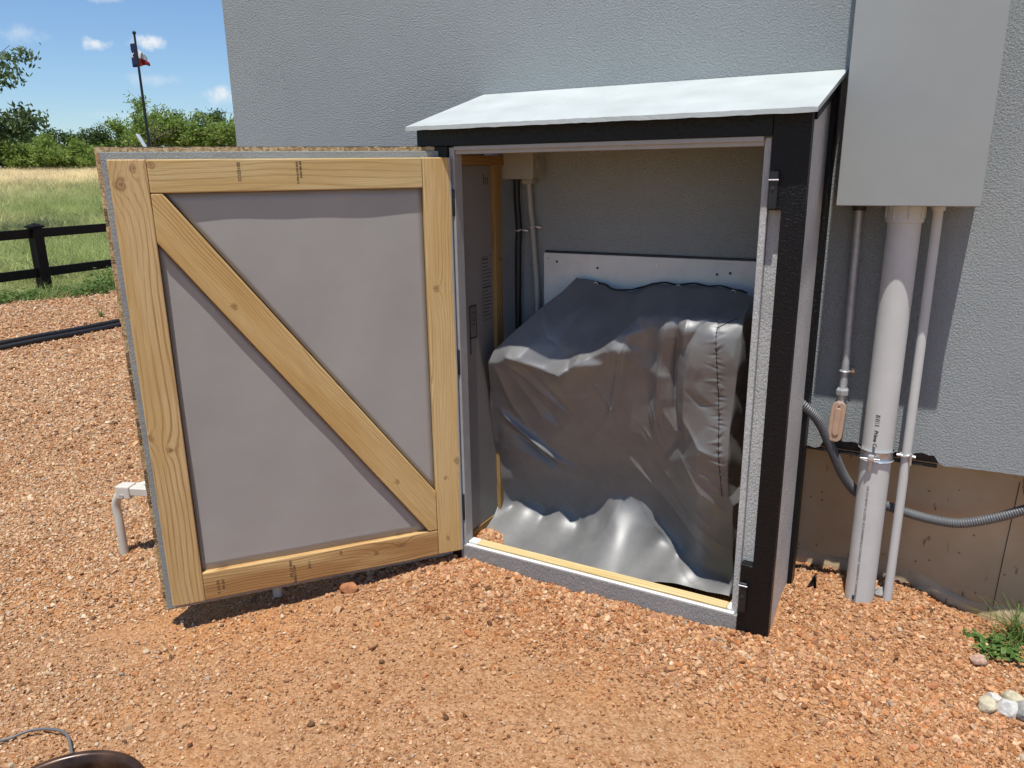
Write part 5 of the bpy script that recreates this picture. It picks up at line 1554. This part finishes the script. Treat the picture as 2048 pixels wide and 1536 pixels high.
def tree(name, base, H, spread, kind, seed, label, group, nleaf=9000, leaf=.11, crown0=.25, trunks=3, lean=None, clump_r=.42, bare=False, bark=BARK, gaps=1.0, prune=0.0):
    rr = random.Random(seed); nr = np.random.default_rng(seed)
    o = empty(name, base, label, 'tree', group)
    b = Vector(base); SV, SF, tips = [], [], []

    def limb(p, d, L, r, lev):
        pts = [p]; n_ = 5
        for k_ in range(n_):
            d = (d + Vector((rr.gauss(0, .16), rr.gauss(0, .16), rr.gauss(.03, .10)))).normalized()
            pts.append(pts[-1] + d * L / n_)
        a_, f_ = tube_geo(pts, [r * (1 - .55 * k_ / n_) for k_ in range(n_ + 1)], 6)
        n0_ = len(SV); SV.extend(a_); SF.extend([tuple(i + n0_ for i in f) for f in f_])
        if lev >= 2:
            tips.extend(pts[2:])
        if lev < 3:
            for k_ in range(rr.choice([3, 4]) if lev else 4):
                q = rr.choice(pts[2:])
                if q.z < b.z + prune * H: continue
                dd = (d + Vector((rr.gauss(0, .75), rr.gauss(0, .75), rr.gauss(.12, .4)))).normalized()
                limb(q, dd, L * rr.uniform(.45, .75), r * .5, lev + 1)
    for k_ in range(trunks):
        a = 6.28 * k_ / trunks + rr.uniform(-.5, .5)
        sp2 = spread / H
        d = Vector((math.cos(a) * sp2, math.sin(a) * sp2, 1)).normalized()
        if lean: d = (d + Vector(lean)).normalized()
        limb(b, d, H * .52, .035 * H ** .7, 0)
    obj('trunk', SV, SF, bark, o, smooth=True)
    if bare: return o
    T = np.array([tuple(q) for q in tips]); T = T[T[:, 2] > b.z + crown0 * H]
    # squeeze the crown to its height and spread
    cz = (T[:, 2] - b.z); T[:, 2] = b.z + np.minimum(cz, H * (.86 + .10 * nr.random(len(T))))
    dx = T[:, :2] - np.array([b.x, b.y]); 
    rad_ = np.linalg.norm(dx, axis=1); f_ = np.minimum(1, spread * (.8 + .35 * nr.random(len(T))) / np.maximum(rad_, 1e-3)); T[:, :2] = np.array([b.x, b.y]) + dx * f_[:, None] + (np.array(lean[:2]) * H * .25 if lean else 0)
    keep = nr.random(len(T)) < gaps
    T = T[keep]
    c = T[nr.integers(0, len(T), nleaf)] + nr.normal(0, clump_r * .5, (nleaf, 3)) * np.array([1, 1, .7])
    d1 = nr.normal(0, 1, (nleaf, 3)); d1 /= np.linalg.norm(d1, axis=1)[:, None]
    d2 = np.cross(d1, nr.normal(0, 1, (nleaf, 3))); d2 /= np.linalg.norm(d2, axis=1)[:, None]
    s1 = leaf * nr.uniform(.6, 1.3, (nleaf, 1)); 
    VV = np.stack([c - d1 * s1, c + d2 * s1 * .42, c + d1 * s1, c - d2 * s1 * .42], 1).reshape(-1, 3)
    FF = np.arange(nleaf * 4).reshape(-1, 4)
    obj('crown', VV.tolist(), FF.tolist(), LEAFS[kind], o)
    return o


def tp(x, y): return (x, y, gz(x, y) - .05)
tree('oak_tree', tp(-20.15, 9.0), 4.6, 2.0, 2, 11, 'near broadleaf tree reaching into frame from the left edge', None, 6500, .075, .46, 4, (.15, .33, 0), .26, gaps=.75, prune=.36)
MES = [  # x, y, height above ground, spread, kind, label
    (-50.6, 28.4, 2.3, 2.0, 0, 'bright green bushy mesquite, nearest the left frame edge'),
    (-49.9, 29.6, 2.5, 1.7, 0, 'light green mesquite with dark forked trunk left of the door'),
    (-53.0, 31.5, 3.2, 1.6, 1, 'dark rounded evergreen behind the light green mesquites'),
    (-51.5, 33.5, 3.5, 1.5, 1, 'tall dark evergreen with pointed top just left of the door'),
    (-49.0, 31.6, 2.4, 1.6, 0, 'low yellow-green mesquite in front of the dark evergreens'),
    (-52.0, 27.0, 2.8, 1.8, 1, 'dark evergreen at the left frame edge behind the mesquite'),
    (-49.4, 35.0, 3.4, 1.7, 0, 'rounded green mesquite left of the flagpole above the door'),
    (-47.6, 35.2, 4.9, 2.1, 0, 'tall airy mesquite with spreading limbs behind the flagpole'),
    (-46.2, 36.4, 4.2, 1.7, 0, 'full green mesquite right of the flagpole'),
    (-46.5, 38.0, 4.3, 1.6, 1, 'darker evergreen between the flagpole and the house corner'),
    (-45.0, 37.6, 3.7, 1.6, 0, 'green mesquite under the dead branches'),
    (-44.0, 38.6, 4.2, 1.8, 0, 'yellow-green mesquite touching the house corner')]
for i, (x, y, H_, s_, kd, lb_) in enumerate(MES):
    tree('mesquite_tree' if kd == 0 else 'evergreen_tree', tp(x, y), H_, s_, kd, 60 + i, lb_, 'trees beyond the meadow', 6500, .11, .26 if i != 7 else .36, 4, None, .42, gaps=.7 if i != 7 else .4)
tree('dead_tree', tp(-44.6, 38.0), 5.0, .9, 0, 91, 'bare dead grey branches poking above the trees near the house', None, 10, .1, .2, 2, bare=True, bark=BARK_D)
# a farther belt of scrub closing the horizon
nb_ = 40000
th_ = rng.uniform(R(35), R(80), nb_); rad_ = rng.uniform(75, 92, nb_)
hgt = .7 + .9 * (np.sin(th_ * 90) * .3 + np.sin(th_ * 37 + 1) * .4 + .6 + .35 * np.sin(th_ * 213))
zz_ = rng.uniform(0, 1, nb_) ** .8 * hgt
c = np.stack([-rad_ * np.sin(th_), rad_ * np.cos(th_), ground_h(-rad_ * np.sin(th_), rad_ * np.cos(th_)) + zz_ - .2], 1)
d1 = rng.normal(0, 1, (nb_, 3)); d1 /= np.linalg.norm(d1, axis=1)[:, None]; d2 = np.cross(d1, rng.normal(0, 1, (nb_, 3))); d2 /= np.linalg.norm(d2, axis=1)[:, None]
VV = np.stack([c - d1 * .2, c + d2 * .1, c + d1 * .2, c - d2 * .1], 1).reshape(-1, 3)
wd = obj('distant_scrub', VV.tolist(), np.arange(nb_ * 4).reshape(-1, 4).tolist(), LEAFS[1])
tag(wd, 'far belt of dark scrub along the horizon', kind='stuff')
